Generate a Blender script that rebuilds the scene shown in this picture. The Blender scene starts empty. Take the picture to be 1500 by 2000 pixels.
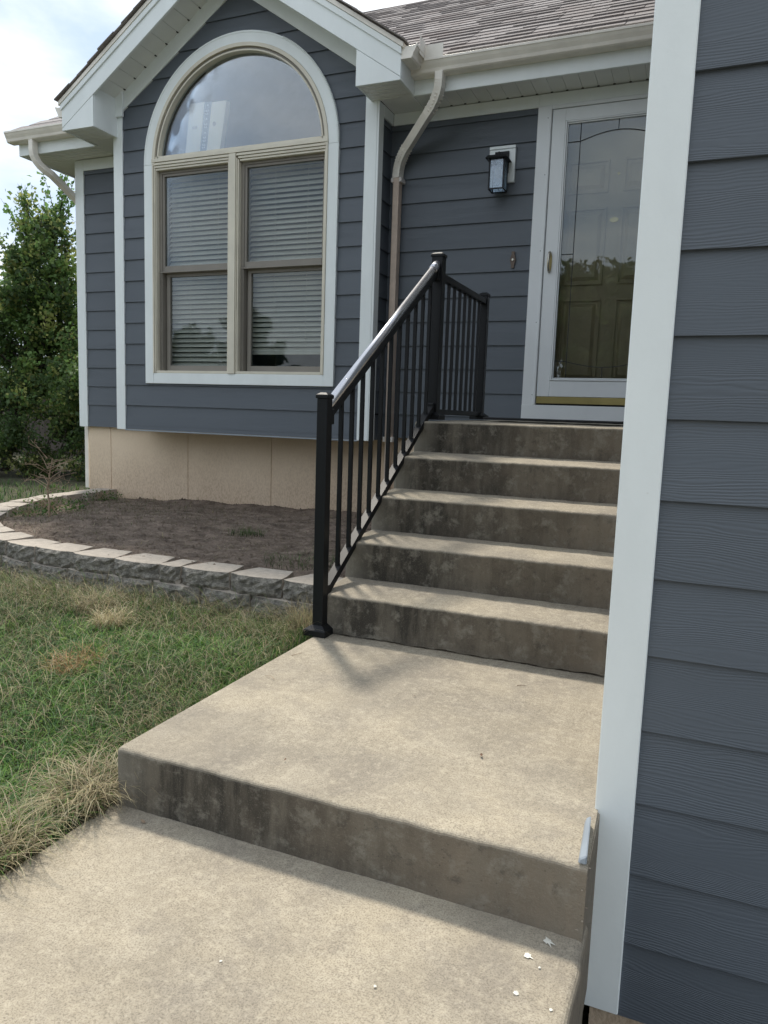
import bpy, bmesh, math, random
import numpy as np
from mathutils import Vector, Matrix
random.seed(7); rng = np.random.default_rng(11)
S = bpy.context.scene
COL = S.collection
# ------------------------------------------------------------------ camera
CAMP = (1.3978, -1.4843, 1.0744)
yaw, pitch, roll = (math.radians(a) for a in (22.5661, -7.4316, 1.9331))
fwd = Vector((-math.sin(yaw)*math.cos(pitch), math.cos(yaw)*math.cos(pitch), math.sin(pitch)))
rt = Vector((math.cos(yaw), math.sin(yaw), 0)); up = rt.cross(fwd)
r2 = rt*math.cos(roll)+up*math.sin(roll); u2 = -rt*math.sin(roll)+up*math.cos(roll)
cam = bpy.data.cameras.new('camera'); co = bpy.data.objects.new('camera', cam); COL.objects.link(co)
M = Matrix.Identity(4)
for i in range(3):
    M[i][0] = r2[i]; M[i][1] = u2[i]; M[i][2] = -fwd[i]; M[i][3] = CAMP[i]
co.matrix_world = M
cam.sensor_fit = 'VERTICAL'; cam.sensor_height = 24.0; cam.sensor_width = 18.0
cam.lens = 24.0*1448.46/2000; cam.clip_start = 0.02; cam.clip_end = 2000
S.camera = co
# ------------------------------------------------------------------ sky, sun, exposure
sd = Vector((-0.42, 0.48, 1.0)).normalized()
w = bpy.data.worlds.new('World'); S.world = w; w.use_nodes = True
nt = w.node_tree; nt.nodes.clear()
def wn(t, **k):
    n = nt.nodes.new(t)
    for a, b in k.items(): setattr(n, a, b)
    return n
out = wn('ShaderNodeOutputWorld'); mixw = wn('ShaderNodeMixShader')
b1 = wn('ShaderNodeBackground'); b2 = wn('ShaderNodeBackground')
sky = wn('ShaderNodeTexSky', sky_type='NISHITA', sun_disc=False)
sky.sun_elevation = math.asin(sd.z); sky.sun_rotation = math.atan2(sd.x, sd.y)
nt.links.new(sky.outputs[0], b1.inputs[0]); b1.inputs[1].default_value = 0.12
tc = wn('ShaderNodeTexCoord'); mp = wn('ShaderNodeMapping'); mp.inputs['Scale'].default_value = (1.0, 1.0, 2.6)
mp.inputs['Rotation'].default_value = (0, 0, 0.6)
nz = wn('ShaderNodeTexNoise'); nz.inputs['Scale'].default_value = 3.1; nz.inputs['Detail'].default_value = 7; nz.inputs['Roughness'].default_value = .55; nz.inputs['Distortion'].default_value = .35
nt.links.new(tc.outputs['Generated'], mp.inputs[0]); nt.links.new(mp.outputs[0], nz.inputs[0])
cr = wn('ShaderNodeValToRGB'); e = cr.color_ramp.elements
e[0].position = .33; e[0].color = (.50, .61, .76, 1); e[1].position = .66; e[1].color = (.97, 1.0, 1.03, 1)
nt.links.new(nz.outputs[0], cr.inputs[0]); nt.links.new(cr.outputs[0], b2.inputs[0]); b2.inputs[1].default_value = 0.92
cf = wn('ShaderNodeValToRGB'); cf.color_ramp.elements[0].position = .28; cf.color_ramp.elements[0].color = (.72, .72, .72, 1)
cf.color_ramp.elements[1].position = .5
nt.links.new(nz.outputs[0], cf.inputs[0]); nt.links.new(cf.outputs[0], mixw.inputs[0])
nt.links.new(b1.outputs[0], mixw.inputs[1]); nt.links.new(b2.outputs[0], mixw.inputs[2]); nt.links.new(mixw.outputs[0], out.inputs[0])
sl = bpy.data.lights.new('sun', 'SUN'); sl.energy = 2.5; sl.angle = math.radians(6.0); sl.color = (1, .93, .82)
so = bpy.data.objects.new('sun', sl); COL.objects.link(so); so.rotation_euler = (-sd).to_track_quat('-Z', 'Y').to_euler()
so.location = (-8, 9, 20)
vs = S.view_settings; vs.view_transform = 'Standard'; vs.look = 'None'; vs.gamma = 1; vs.use_curve_mapping = False; vs.exposure = 0.6
# ------------------------------------------------------------------ helpers
WL = {}
class MB:
    def __init__(s): s.v = []; s.f = []
    def box(s, x0, x1, y0, y1, z0, z1):
        n = len(s.v)
        s.v += [(x0,y0,z0),(x1,y0,z0),(x1,y1,z0),(x0,y1,z0),(x0,y0,z1),(x1,y0,z1),(x1,y1,z1),(x0,y1,z1)]
        s.f += [tuple(n+i for i in q) for q in ((0,3,2,1),(4,5,6,7),(0,1,5,4),(1,2,6,5),(2,3,7,6),(3,0,4,7))]
        return s
    def hexa(s, b, t):            # 4 bottom, 4 top, ccw from above
        n = len(s.v); s.v += list(b)+list(t)
        s.f += [tuple(n+i for i in q) for q in ((0,3,2,1),(4,5,6,7),(0,1,5,4),(1,2,6,5),(2,3,7,6),(3,0,4,7))]
        return s
    def prism(s, poly, ax, a, b):  # poly of 2D points on the other two axes
        n = len(s.v); m = len(poly)
        def P(p, c):
            return (c,p[0],p[1]) if ax=='x' else ((p[0],c,p[1]) if ax=='y' else (p[0],p[1],c))
        s.v += [P(p, a) for p in poly]+[P(p, b) for p in poly]
        s.f += [tuple(range(n, n+m))[::-1], tuple(range(n+m, n+2*m))]
        s.f += [(n+i, n+(i+1)%m, n+m+(i+1)%m, n+m+i) for i in range(m)]
        return s
    def tube(s, pts, r, seg=8, sq=None):   # swept round / rectangular section
        pts = [Vector(p) for p in pts]; n0 = len(s.v); k = len(pts)
        ref = None
        for i, p in enumerate(pts):
            d = (pts[min(i+1, k-1)]-pts[max(i-1, 0)]).normalized()
            if ref is None:
                ref = Vector((0,0,1)) if abs(d.z) < .9 else Vector((1,0,0))
                a = d.cross(ref).normalized()
            else:
                a = (a-d*a.dot(d)).normalized()
            b = d.cross(a).normalized()
            rr = r[i] if isinstance(r, (list, tuple)) else r
            if sq:
                ring = [(sq[0]/2, sq[1]/2), (-sq[0]/2, sq[1]/2), (-sq[0]/2, -sq[1]/2), (sq[0]/2, -sq[1]/2)]
                s.v += [tuple(p+a*u+b*v) for u, v in ring]; seg = 4
            else:
                s.v += [tuple(p+a*rr*math.cos(t*2*math.pi/seg)+b*rr*math.sin(t*2*math.pi/seg)) for t in range(seg)]
        for i in range(k-1):
            for t in range(seg):
                s.f.append((n0+i*seg+t, n0+i*seg+(t+1)%seg, n0+(i+1)*seg+(t+1)%seg, n0+(i+1)*seg+t))
        s.f.append(tuple(n0+t for t in range(seg))[::-1]); s.f.append(tuple(n0+(k-1)*seg+t for t in range(seg)))
        return s
    def mesh(s, name, fix=True):
        me = bpy.data.meshes.new(name); me.from_pydata(s.v, [], s.f); me.update()
        if fix:
            bm = bmesh.new(); bm.from_mesh(me); bmesh.ops.recalc_face_normals(bm, faces=bm.faces); bm.to_mesh(me); bm.free()
        return me
def props(o, label=None, cat=None, group=None, kind=None):
    if label: o['label'] = label
    if cat: o['category'] = cat
    if group: o['group'] = group
    if kind: o['kind'] = kind
    return o
def link(o, parent, wloc):
    COL.objects.link(o); wl = Vector(wloc); WL[o.name] = wl
    if parent is not None:
        o.parent = parent; o.location = wl-WL[parent.name]
    else: o.location = wl
    return o
def ob(name, mb, mat, parent=None, loc=(0,0,0), bevel=0, seg=1, smooth=False, **kw):
    """mb in coordinates relative to loc (world)"""
    me = mb if isinstance(mb, bpy.types.Mesh) else mb.mesh(name)
    if mat and not len(me.materials): me.materials.append(mat)
    if smooth:
        me.polygons.foreach_set('use_smooth', [True]*len(me.polygons))
    o = bpy.data.objects.new(name, me); link(o, parent, loc)
    if bevel:
        m = o.modifiers.new('b', 'BEVEL'); m.width = bevel; m.segments = seg; m.limit_method = 'ANGLE'; m.angle_limit = math.radians(40)
    return props(o, **kw)
def thing(name, loc, label, cat, group=None):
    o = bpy.data.objects.new(name, None); o.empty_display_size = .1; link(o, None, loc)
    return props(o, label, cat, group)
# ------------------------------------------------------------------ node materials
class NM:
    def __init__(s, name):
        s.m = bpy.data.materials.new(name); s.m.use_nodes = True; s.t = s.m.node_tree
        s.p = s.t.nodes['Principled BSDF']; s.out = s.t.nodes['Material Output']
        s.geo = s.t.nodes.new('ShaderNodeNewGeometry'); s.pos = s.geo.outputs['Position']
    def n(s, t, **k):
        n = s.t.nodes.new(t)
        for a, b in k.items(): setattr(n, a, b)
        return n
    def l(s, a, b): s.t.links.new(a, b)
    def val(s, sock, v):
        if hasattr(v, 'links') or isinstance(v, bpy.types.NodeSocket): s.l(v, sock)
        else: sock.default_value = v
    def vec(s, scale, rnd=False, src=None, off=(0,0,0)):
        mp = s.n('ShaderNodeMapping'); mp.inputs['Scale'].default_value = scale; mp.inputs['Location'].default_value = off
        v = src or s.pos
        if rnd:
            oi = s.n('ShaderNodeObjectInfo'); a = s.n('ShaderNodeVectorMath', operation='MULTIPLY_ADD')
            s.l(oi.outputs['Random'], a.inputs[0]); a.inputs[1].default_value = (37.0, 11.0, 23.0); s.l(v, a.inputs[2]); v = a.outputs[0]
        s.l(v, mp.inputs[0]); return mp.outputs[0]
    def noise(s, vec, scale=1, detail=4, rough=.55, dist=0):
        n = s.n('ShaderNodeTexNoise'); s.l(vec, n.inputs['Vector']); n.inputs['Scale'].default_value = scale
        n.inputs['Detail'].default_value = detail; n.inputs['Roughness'].default_value = rough; n.inputs['Distortion'].default_value = dist
        return n.outputs[0]
    def voro(s, vec, scale=1, feat='F1', out=0):
        n = s.n('ShaderNodeTexVoronoi', feature=feat); s.l(vec, n.inputs['Vector']); n.inputs['Scale'].default_value = scale
        return n.outputs[out]
    def ramp(s, x, a, b, ca=(0,0,0,1), cb=(1,1,1,1), mid=None):
        r = s.n('ShaderNodeValToRGB'); e = r.color_ramp.elements
        e[0].position = a; e[0].color = ca; e[1].position = b; e[1].color = cb
        if mid: q = e.new(mid[0]); q.color = mid[1]
        s.l(x, r.inputs[0]); return r.outputs[0]
    def mix(s, f, a, b, mode='MIX'):
        n = s.n('ShaderNodeMix', data_type='RGBA', blend_type=mode)
        s.val(n.inputs[0], f); s.val(n.inputs[6], a); s.val(n.inputs[7], b); return n.outputs[2]
    def math(s, op, a, b=0.0, c=0.0, clamp=False):
        n = s.n('ShaderNodeMath', operation=op, use_clamp=clamp); s.val(n.inputs[0], a); s.val(n.inputs[1], b); s.val(n.inputs[2], c); return n.outputs[0]
    def sep(s, v):
        n = s.n('ShaderNodeSeparateXYZ'); s.l(v, n.inputs[0]); return n.outputs
    def bump(s, h, dist=.01, strength=1.0, prev=None):
        n = s.n('ShaderNodeBump'); s.l(h, n.inputs['Height']); n.inputs['Distance'].default_value = dist; n.inputs['Strength'].default_value = strength
        if prev: s.l(prev, n.inputs['Normal'])
        s.l(n.outputs[0], s.p.inputs['Normal']); return n.outputs[0]
    def set(s, **k):
        for a, v in k.items(): s.val(s.p.inputs[a.replace('_', ' ')], v)
        return s.m
def C4(r, g, b): return (r, g, b, 1)
def plain(name, col, rough=.5, metal=0, var=.12, vs_=6.0, spec=.5, bump=0, bscale=80):
    N = NM(name); k = N.noise(N.vec((1,1,1), True), vs_, 5)
    c = N.mix(N.math('MULTIPLY', N.ramp(k, .3, .7), 1.0), C4(*[x*(1-var) for x in col]), C4(*[min(1, x*(1+var)) for x in col]))
    N.set(Base_Color=c, Roughness=rough, Metallic=metal); N.p.inputs['Specular IOR Level'].default_value = spec
    if bump: N.bump(N.noise(N.vec((1,1,1)), bscale, 3), bump)
    return N.m
def siding_mat():
    N = NM('siding_paint'); v = N.vec((1,1,1), True); x, y, z = N.sep(v)
    comb = N.n('ShaderNodeCombineXYZ'); N.l(N.math('ADD', x, y), comb.inputs[0]); N.l(z, comb.inputs[2]); v = comb.outputs[0]
    w1 = N.noise(N.vec((1.6, 1, 9), src=v), 1, 3, .5)
    w2 = N.noise(N.vec((.9, 1, 14), src=v, off=(5,2,1)), 1, 2, .5)
    ph = N.math('ADD', N.math('MULTIPLY', z, 980.0), N.math('MULTIPLY', w1, 105.0))
    wav = N.math('MULTIPLY_ADD', N.math('SINE', ph), .5, .5)
    fine = N.noise(N.vec((7, 1, 420), src=v), 1, 2, .6)
    amp = N.ramp(w2, .36, .58)
    h = N.math('MULTIPLY', N.math('ADD', N.math('MULTIPLY', wav, .75), N.math('MULTIPLY', fine, .6)), N.math('MULTIPLY_ADD', amp, .85, .15))
    big = N.noise(N.vec((1.2, 1, 2), src=v), 1, 3)
    c = N.mix(big, C4(.084, .100, .120), C4(.104, .122, .143))
    oi = N.n('ShaderNodeObjectInfo'); hs = N.n('ShaderNodeHueSaturation'); N.l(c, hs.inputs['Color'])
    N.l(N.math('MULTIPLY_ADD', oi.outputs['Random'], .12, .94), hs.inputs['Value'])
    c = N.mix(N.math('MULTIPLY', h, .08), hs.outputs[0], C4(.17, .19, .22))
    N.set(Base_Color=c, Roughness=.52); N.bump(h, .00075, 1.0)
    return N.m
def white_mat(name='white_trim', col=(.84,.89,.885), dirt=.08):
    N = NM(name); k = N.noise(N.vec((3, 3, 1.2), True), 2, 6, .6)
    k2 = N.voro(N.vec((1,1,1), True), 9.0)
    sp = N.ramp(k2, .0, .035, C4(1,1,1), C4(0,0,0))
    c = N.mix(N.ramp(k, .35, .75), C4(*col), C4(*[x*(1-dirt) for x in col]))
    c = N.mix(N.math('MULTIPLY', sp, .35), c, C4(.45,.44,.40))
    N.set(Base_Color=c, Roughness=.42); N.bump(N.noise(N.vec((1,1,1)), 45, 4), .0008, .6)
    return N.m
def concrete_mat():
    N = NM('concrete'); v = N.vec((1,1,1)); x, y, z = N.sep(N.pos); nx, ny, nzz = N.sep(N.geo.outputs['True Normal'])
    big = N.noise(v, 1.7, 6, .6, .4); med = N.noise(v, 9, 9, .68, .15); fin = N.noise(v, 250, 3, .78); f2 = N.noise(v, 120, 3, .6)
    c = N.mix(N.ramp(big, .32, .68), C4(.285,.25,.195), C4(.45,.39,.29))
    c = N.mix(N.math('MULTIPLY', N.ramp(med, .45, .75), .45), c, C4(.58,.52,.41))
    blot = N.noise(N.vec((1,1,1), off=(3,7,1)), 4.2, 10, .72, .2)
    c = N.mix(N.math('MULTIPLY', N.ramp(blot, .48, .62), .55), c, C4(.25,.22,.18))
    c = N.mix(N.math('MULTIPLY', N.ramp(fin, .47, .62), .66), c, C4(.14,.118,.088))
    c = N.mix(N.math('MULTIPLY', N.ramp(f2, .58, .72), .30), c, C4(.62,.56,.45))
    c = N.mix(N.math('MULTIPLY', N.ramp(N.noise(v, 48, 4, .7), .5, .66), .28), c, C4(.62,.55,.42))
    c = N.mix(N.math('MULTIPLY', N.ramp(N.noise(N.vec((1,1,1), off=(7,3,2)), 1.1, 7, .62, .3), .46, .62), .50), c, C4(.20,.18,.15))  # broad dark stains, deepened to carry soft walkway shadow as well
    c = N.mix(N.math('MULTIPLY', N.ramp(N.voro(N.vec((1,1,1), off=(1,4,2)), 38.0), .03, .10, C4(1,1,1), C4(0,0,0)), .5), c, C4(.13,.11,.085))
    # darker tone with stain blotches, mixed in on the upright faces
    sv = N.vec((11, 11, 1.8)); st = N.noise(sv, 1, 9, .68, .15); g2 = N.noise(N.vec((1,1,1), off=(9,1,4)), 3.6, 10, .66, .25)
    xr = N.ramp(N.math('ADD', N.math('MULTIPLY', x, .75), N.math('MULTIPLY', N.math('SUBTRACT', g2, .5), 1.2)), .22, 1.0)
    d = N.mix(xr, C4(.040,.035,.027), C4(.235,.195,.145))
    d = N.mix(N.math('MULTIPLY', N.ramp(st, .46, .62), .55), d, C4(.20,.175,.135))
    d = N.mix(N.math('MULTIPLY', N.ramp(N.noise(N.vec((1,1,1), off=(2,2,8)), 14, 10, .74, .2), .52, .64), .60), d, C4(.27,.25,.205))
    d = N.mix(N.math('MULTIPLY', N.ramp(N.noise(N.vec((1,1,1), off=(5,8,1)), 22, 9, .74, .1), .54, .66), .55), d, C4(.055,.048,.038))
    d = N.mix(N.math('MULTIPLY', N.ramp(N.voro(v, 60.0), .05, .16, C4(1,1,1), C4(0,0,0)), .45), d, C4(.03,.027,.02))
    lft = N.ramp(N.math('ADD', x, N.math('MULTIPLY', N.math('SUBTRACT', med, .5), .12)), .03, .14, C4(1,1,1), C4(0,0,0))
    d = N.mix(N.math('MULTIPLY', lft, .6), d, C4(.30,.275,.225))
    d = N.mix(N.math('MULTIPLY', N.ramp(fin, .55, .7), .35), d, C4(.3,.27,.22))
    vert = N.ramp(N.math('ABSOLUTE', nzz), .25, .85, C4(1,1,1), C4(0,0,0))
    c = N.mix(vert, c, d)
    N.set(Base_Color=c, Roughness=.9)
    h = N.math('ADD', N.math('MULTIPLY', fin, .6), N.math('MULTIPLY', f2, .9)); N.bump(h, .0022, .9)
    return N.m
def tinted(name, col, detail=.3, scale=20, rough=.9, bump=.004, bscale=90, col2=None, speck=None):
    N = NM(name); v = N.vec((1,1,1)); a = N.noise(v, scale, 6, .65, .3); b = N.noise(v, bscale, 4, .7)
    c = N.mix(N.ramp(a, .35, .65), C4(*[q*(1-detail) for q in col]), C4(*(col2 or [q*(1+detail) for q in col])))
    c = N.mix(N.math('MULTIPLY', N.ramp(b, .5, .66), .5), c, C4(*(speck or [q*.5 for q in col])))
    N.set(Base_Color=c, Roughness=rough); N.bump(N.math('ADD', a, b), bump); return N.m
def foundation_mat():
    N = NM('foundation_paint'); v = N.vec((1,1,1)); x, y, z = N.sep(N.pos)
    a = N.noise(v, 2.4, 5, .6, .3); sp = N.noise(N.vec((1,1,.45)), 95, 4, .75)
    c = N.mix(a, C4(.74,.59,.43), C4(.82,.68,.51))
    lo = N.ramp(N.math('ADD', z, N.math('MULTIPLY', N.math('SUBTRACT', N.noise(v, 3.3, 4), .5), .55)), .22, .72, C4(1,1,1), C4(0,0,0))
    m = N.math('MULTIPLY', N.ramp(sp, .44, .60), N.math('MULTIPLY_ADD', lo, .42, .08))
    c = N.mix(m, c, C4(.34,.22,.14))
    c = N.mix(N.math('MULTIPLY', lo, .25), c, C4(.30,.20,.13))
    pit = N.ramp(N.voro(v, 26.0), .03, .09, C4(1,1,1), C4(0,0,0)); c = N.mix(N.math('MULTIPLY', pit, .4), c, C4(.2,.15,.1))
    N.set(Base_Color=c, Roughness=.85); N.bump(N.noise(v, 150, 4, .7), .0018); return N.m
def glass_mat(name, refl=.30, tint=(.80,.87,.86), fk=.9):
    N = NM(name); N.t.nodes.remove(N.p)
    fr = N.n('ShaderNodeFresnel'); fr.inputs[0].default_value = 1.5
    g = N.n('ShaderNodeBsdfGlossy'); g.inputs['Roughness'].default_value = .015; g.inputs['Color'].default_value = C4(.92,.96,1.0)
    t = N.n('ShaderNodeBsdfTransparent'); t.inputs[0].default_value = C4(*tint)
    mx = N.n('ShaderNodeMixShader'); N.l(N.math('MULTIPLY_ADD', fr.outputs[0], fk, refl, clamp=True), mx.inputs[0])
    bn = N.n('ShaderNodeBump'); N.l(N.noise(N.vec((1,1,1)), 2.2, 2), bn.inputs['Height']); bn.inputs['Distance'].default_value = .0016
    N.l(bn.outputs[0], g.inputs['Normal'])
    N.l(t.outputs[0], mx.inputs[1]); N.l(g.outputs[0], mx.inputs[2]); N.l(mx.outputs[0], N.out.inputs[0]); return N.m
def attr_mat(name, rough=.6, trans=.35, spec=.3):
    N = NM(name); a = N.n('ShaderNodeAttribute'); a.attribute_name = 'col'
    N.set(Base_Color=a.outputs['Color'], Roughness=rough); N.p.inputs['Specular IOR Level'].default_value = spec
    if trans:
        tr = N.n('ShaderNodeBsdfTranslucent'); mx = N.n('ShaderNodeMixShader'); mx.inputs[0].default_value = trans
        g = N.n('ShaderNodeHueSaturation'); g.inputs['Value'].default_value = 1.25; N.l(a.outputs['Color'], g.inputs['Color']); N.l(g.outputs[0], tr.inputs[0])
        N.l(N.p.outputs[0], mx.inputs[1]); N.l(tr.outputs[0], mx.inputs[2]); N.l(mx.outputs[0], N.out.inputs[0])
    return N.m
def shingle_mat():
    N = NM('asphalt_shingle'); oi = N.n('ShaderNodeObjectInfo'); v = N.vec((1,1,1))
    c = N.mix(N.ramp(oi.outputs['Random'], 0, 1), C4(.16,.145,.14), C4(.28,.26,.25))
    c = N.mix(N.math('MULTIPLY', N.ramp(N.noise(v, 190, 3, .8), .42, .62), .6), c, C4(.46,.42,.41))
    c = N.mix(N.math('MULTIPLY', N.ramp(N.noise(v, 3.5, 4), .45, .7), .45), c, C4(.22,.175,.16))
    N.set(Base_Color=c, Roughness=.95); N.bump(N.noise(v, 260, 3, .7), .002); return N.m
def rail_mat(name='black_powder_coat', col=(.008,.009,.011), ro=.45, sp=.28, mt=0.0):
    N = NM(name); k = N.noise(N.vec((1,1,1)), 30, 4)
    N.set(Base_Color=N.mix(k, C4(*[q*.85 for q in col]), C4(*col)), Roughness=ro, Metallic=mt)
    N.p.inputs['Specular IOR Level'].default_value = sp; return N.m
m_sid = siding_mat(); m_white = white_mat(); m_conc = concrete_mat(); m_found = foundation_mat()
m_sof = white_mat('white_soffit', (.80,.82,.80), .08)
m_gut = plain('cream_gutter', (.82,.78,.70), .38, 0, .10, 7)
m_down = plain('beige_downspout', (.6,.52,.42), .40, 0, .10, 9)
m_downlow = plain('tan_downspout', (.62,.50,.41), .45, 0, .12, 14)
m_strap = plain('pale_strap', (.72,.68,.64), .5)
m_cream = plain('cream_window_frame', (.68,.64,.53), .45, 0, .08)
m_taupe = plain('taupe_sash', (.235,.215,.185), .5, 0, .08)
m_black = rail_mat(); m_hrail = rail_mat('satin_handrail', (.62,.62,.65), .27, .5, .9)
m_glass = glass_mat('window_glass', .008, (.86,.88,.87), .5); m_dglass = glass_mat('door_glass', .03, (.88,.90,.87)); m_aglass = glass_mat('arch_glass', .07, (.95,.98,1.0))
m_blind = plain('blind_slat', (.66,.66,.62), .55, 0, .05)
m_room = plain('room_wall', (.24,.30,.36), .9); m_dark = plain('dark_recess', (.02,.02,.02), .9)
m_door = plain('door_paint', (.40,.33,.235), .5, 0, .06); m_brass = plain('aged_brass', (.44,.36,.17), .35, .85, .15)
m_gold = plain('gold_sill', (.46,.38,.16), .34, .75, .12); m_stormw = white_mat('storm_door_white', (.76,.79,.80), .06)
m_bronze = plain('dark_bronze', (.13,.10,.08), .45, .6, .2)
m_silver = plain('satin_metal', (.42,.40,.34), .25, .95, .1)
m_came = plain('dark_came', (.03,.03,.035), .4, .5); m_shing = shingle_mat(); m_grey = plain('grey_flashing', (.28,.32,.36), .45)
m_block = tinted('split_face_block', (.23,.215,.185), .4, 34, .95, .014, 120, (.40,.375,.33)); m_blocktop = tinted('block_cut_face', (.44,.39,.33), .14, 30, .95, .002, 200)
m_soil = tinted('garden_soil', (.200,.150,.115), .40, 9, 1, .016, 110, (.33,.26,.205), (.09,.065,.05))
m_ground = tinted('lawn_soil', (.060,.062,.032), .4, 12, 1, .010, 90, (.10,.095,.05)); m_dirt = tinted('drip_line_dirt', (.09,.075,.06), .4, 20, 1, .015, 90)
m_grass = attr_mat('grass_blade', .55, .30); m_leaf = attr_mat('tree_leaf', .5, .42); m_bark = tinted('bark', (.05,.040,.032), .35, 18, .95, .01, 60)
m_fence = plain('weathered_fence_board', (.085,.070,.058), .85, 0, .25, 5); m_card = plain('carton_board', (.88,.79,.62), .8, 0, .05)
m_cardstrip = plain('carton_strip', (.16,.20,.24), .6); m_print = plain('pale_print', (.8,.82,.82), .6); m_printd = plain('faint_print', (.45,.38,.33), .8)
m_mat = plain('rubber_mat', (.018,.018,.02), .8); m_paintdrop = plain('dried_paint', (.74,.72,.64), .5); m_twig = plain('dry_twig', (.30,.22,.15), .85, 0, .3, 30)
m_rglass = glass_mat('ribbed_lamp_glass', .45, (.85,.9,.92)); m_bulb = plain('lamp_bulb_glass', (.8,.8,.78), .2); m_red = plain('brick_scrap', (.16,.03,.02), .8, 0, .3, 40)
# ------------------------------------------------------------------ measures
G, F, D, R = 3.7852, 4.1516, 4.0564, 0.2739      # wall planes: bay, left part, door wall, garage
E_ = 0.178
SOF = 3.35                                        # soffit height
CX = -2.175                                       # gable centre
WC, WZ, WR = -2.158, 3.085, 0.826                 # arch window centre, spring height, inner trim radius
XL, XR = -3.406, -0.9432
FL = -4.1926
# ------------------------------------------------------------------ ground
def sst(a, b, x):
    t = np.clip((x-a)/(b-a), 0, 1); return t*t*(3-2*t)
def gz(x, y):
    x = np.asarray(x, float); y = np.asarray(y, float)
    z = -.015+.105*sst(-.25, 1.1, y)+.012*np.sin(x*2.1+y*1.3)+.010*np.sin(x*4.7-y*3.9)
    z = z-.05*sst(3, 12, np.abs(x))
    z = np.where((x > .03) & (y < 4.0), -.12, z)
    z = np.where((x > 1.22) & (y < .45), -.47+.012*np.sin(x*31)+.012*np.sin(y*27), z)
    return z
def grid_lines(pts):
    return sorted(set(round(p, 4) for p in pts))
gx = grid_lines([-900,-400,-200,-100,-60,-40,-25,-18]+list(np.arange(-14, -4, .5))+list(np.arange(-4, -.05, .08))+[0,.032,.2,.6,1.0,1.2,1.23]+list(np.arange(1.26, 3, .06))+list(np.arange(3, 14, .6))+[18,25,40,60,100,200,400,900])
gy = grid_lines([-900,-400,-200,-100,-60,-40,-25,-18]+list(np.arange(-14, -2, .5))+list(np.arange(-2, .4, .06))+[.43,.47]+list(np.arange(.5, 2.2, .08))+list(np.arange(2.4, 12, .5))+[15,25,40,60,100,200,400,900])
X, Y = np.meshgrid(gx, gy); Z = gz(X, Y)
nx, ny = len(gx), len(gy)
gm = MB(); gm.v = list(zip(X.ravel().tolist(), Y.ravel().tolist(), Z.ravel().tolist()))
gm.f = [(j*nx+i, j*nx+i+1, (j+1)*nx+i+1, (j+1)*nx+i) for j in range(ny-1) for i in range(nx-1)]
ob('ground', gm, m_ground, kind='structure', smooth=True)
# concrete slabs swept along x, softly rounded and a little uneven
def slab_mesh(x0, x1, y0, y1, zb, zf, zk, r=.014, n=70, amp=.0016, gap=0, rx=True):
    sec = [(y1, zb, 0), (y0, zb, 3)]
    m = 5
    for i in range(m+1):
        a = math.pi/2*i/m; sec.append((y0+r-r*math.cos(a), zf-r+r*math.sin(a), 1))
    for i in range(1, 9):
        t = i/8; sec.append((y0+r+(y1-y0-r)*t, zf+(zk-zf)*t, 2))
    xs = []
    for u in (0, .12, .3, .6, 1): xs.append(x0+r*u if rx else x0+r*u)
    xs += list(np.linspace(x0+r, x1, n)[1:])
    b = MB(); k = len(sec); sd_ = random.random()*50
    for x in xs:
        u = min(1, (x-x0)/r); drop = r*(1-math.sqrt(max(0, 1-(1-u)**2)))
        for (y, z, fl) in sec:
            wob = amp*(math.sin(x*23+sd_)+.7*math.sin(x*57+2*sd_)+.6*math.sin(x*131+y*40+sd_))
            yy, zz = y, z
            if fl in (1, 2): zz = z-drop+wob*.7
            if fl in (1, 3): yy = y+drop+wob
            if fl == 3 and gap: zz = zb+gap*(.5+.5*math.sin(x*17+sd_)*math.sin(x*41))+abs(wob)
            b.v.append((x, yy, zz))
    for i in range(len(xs)-1):
        for j in range(k):
            b.f.append((i*k+j, (i+1)*k+j, (i+1)*k+(j+1)%k, i*k+(j+1)%k))
    b.f.append(tuple(range(k))); b.f.append(tuple((len(xs)-1)*k+j for j in range(k))[::-1])
    return b
h1, rr_, tt, y1s = .1629, .1774, .2732, 1.176
wk = slab_mesh(0.0, 1.268, -6.0, .06, -.52, 0.0, 0.0, r=.02, n=60)
wk2 = MB(); wk2.box(0, 1.268, -6, .06, -.52, 0)
def walk_mesh():
    # section in x, swept along y : both long edges rounded
    r = .02; sec = [(1.27, -.52), (0.0, -.52)]
    for i in range(6): a = math.pi/2*i/5; sec.append((0+r-r*math.cos(a), -r+r*math.sin(a)))
    sec += [(x, 0) for x in np.linspace(.1, 1.2, 12)]
    for i in range(6): a = math.pi/2*(1-i/5); sec.append((1.27-r+r*math.cos(a), -r+r*math.sin(a)))
    ys = list(np.linspace(-6, .06, 120)); b = MB(); k = len(sec)
    for y in ys:
        for i, (x, z) in enumerate(sec):
            b.v.append((x+.002*math.sin(y*19+x*3)+.0015*math.sin(y*47), y, z+.0012*math.sin(y*11+x*9)))
    for i in range(len(ys)-1):
        for j in range(k): b.f.append((i*k+j, (i+1)*k+j, (i+1)*k+(j+1)%k, i*k+(j+1)%k))
    b.f.append(tuple(range(k))); b.f.append(tuple((len(ys)-1)*k+j for j in range(k))[::-1]); return b
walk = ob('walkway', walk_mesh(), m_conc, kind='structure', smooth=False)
ob('bounce_slab', MB().box(2.1, 9.0, -14.0, -.02, -.60, -.455).box(-1.0, 2.098, -14.0, -6.01, -.60, -.455), m_conc, kind='structure')  # unseen concrete slab added to bounce sunlight onto the shaded walls and trim
_pm = slab_mesh(.02, 1.262, 0, 1.33, -.3, h1, h1+.0125, n=90, amp=.0008)
_pm.v = [(x-(.018*min(1, max(0, y)/.26) if x > 1.255 else 0), y, z) for x, y, z in _pm.v]
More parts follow.
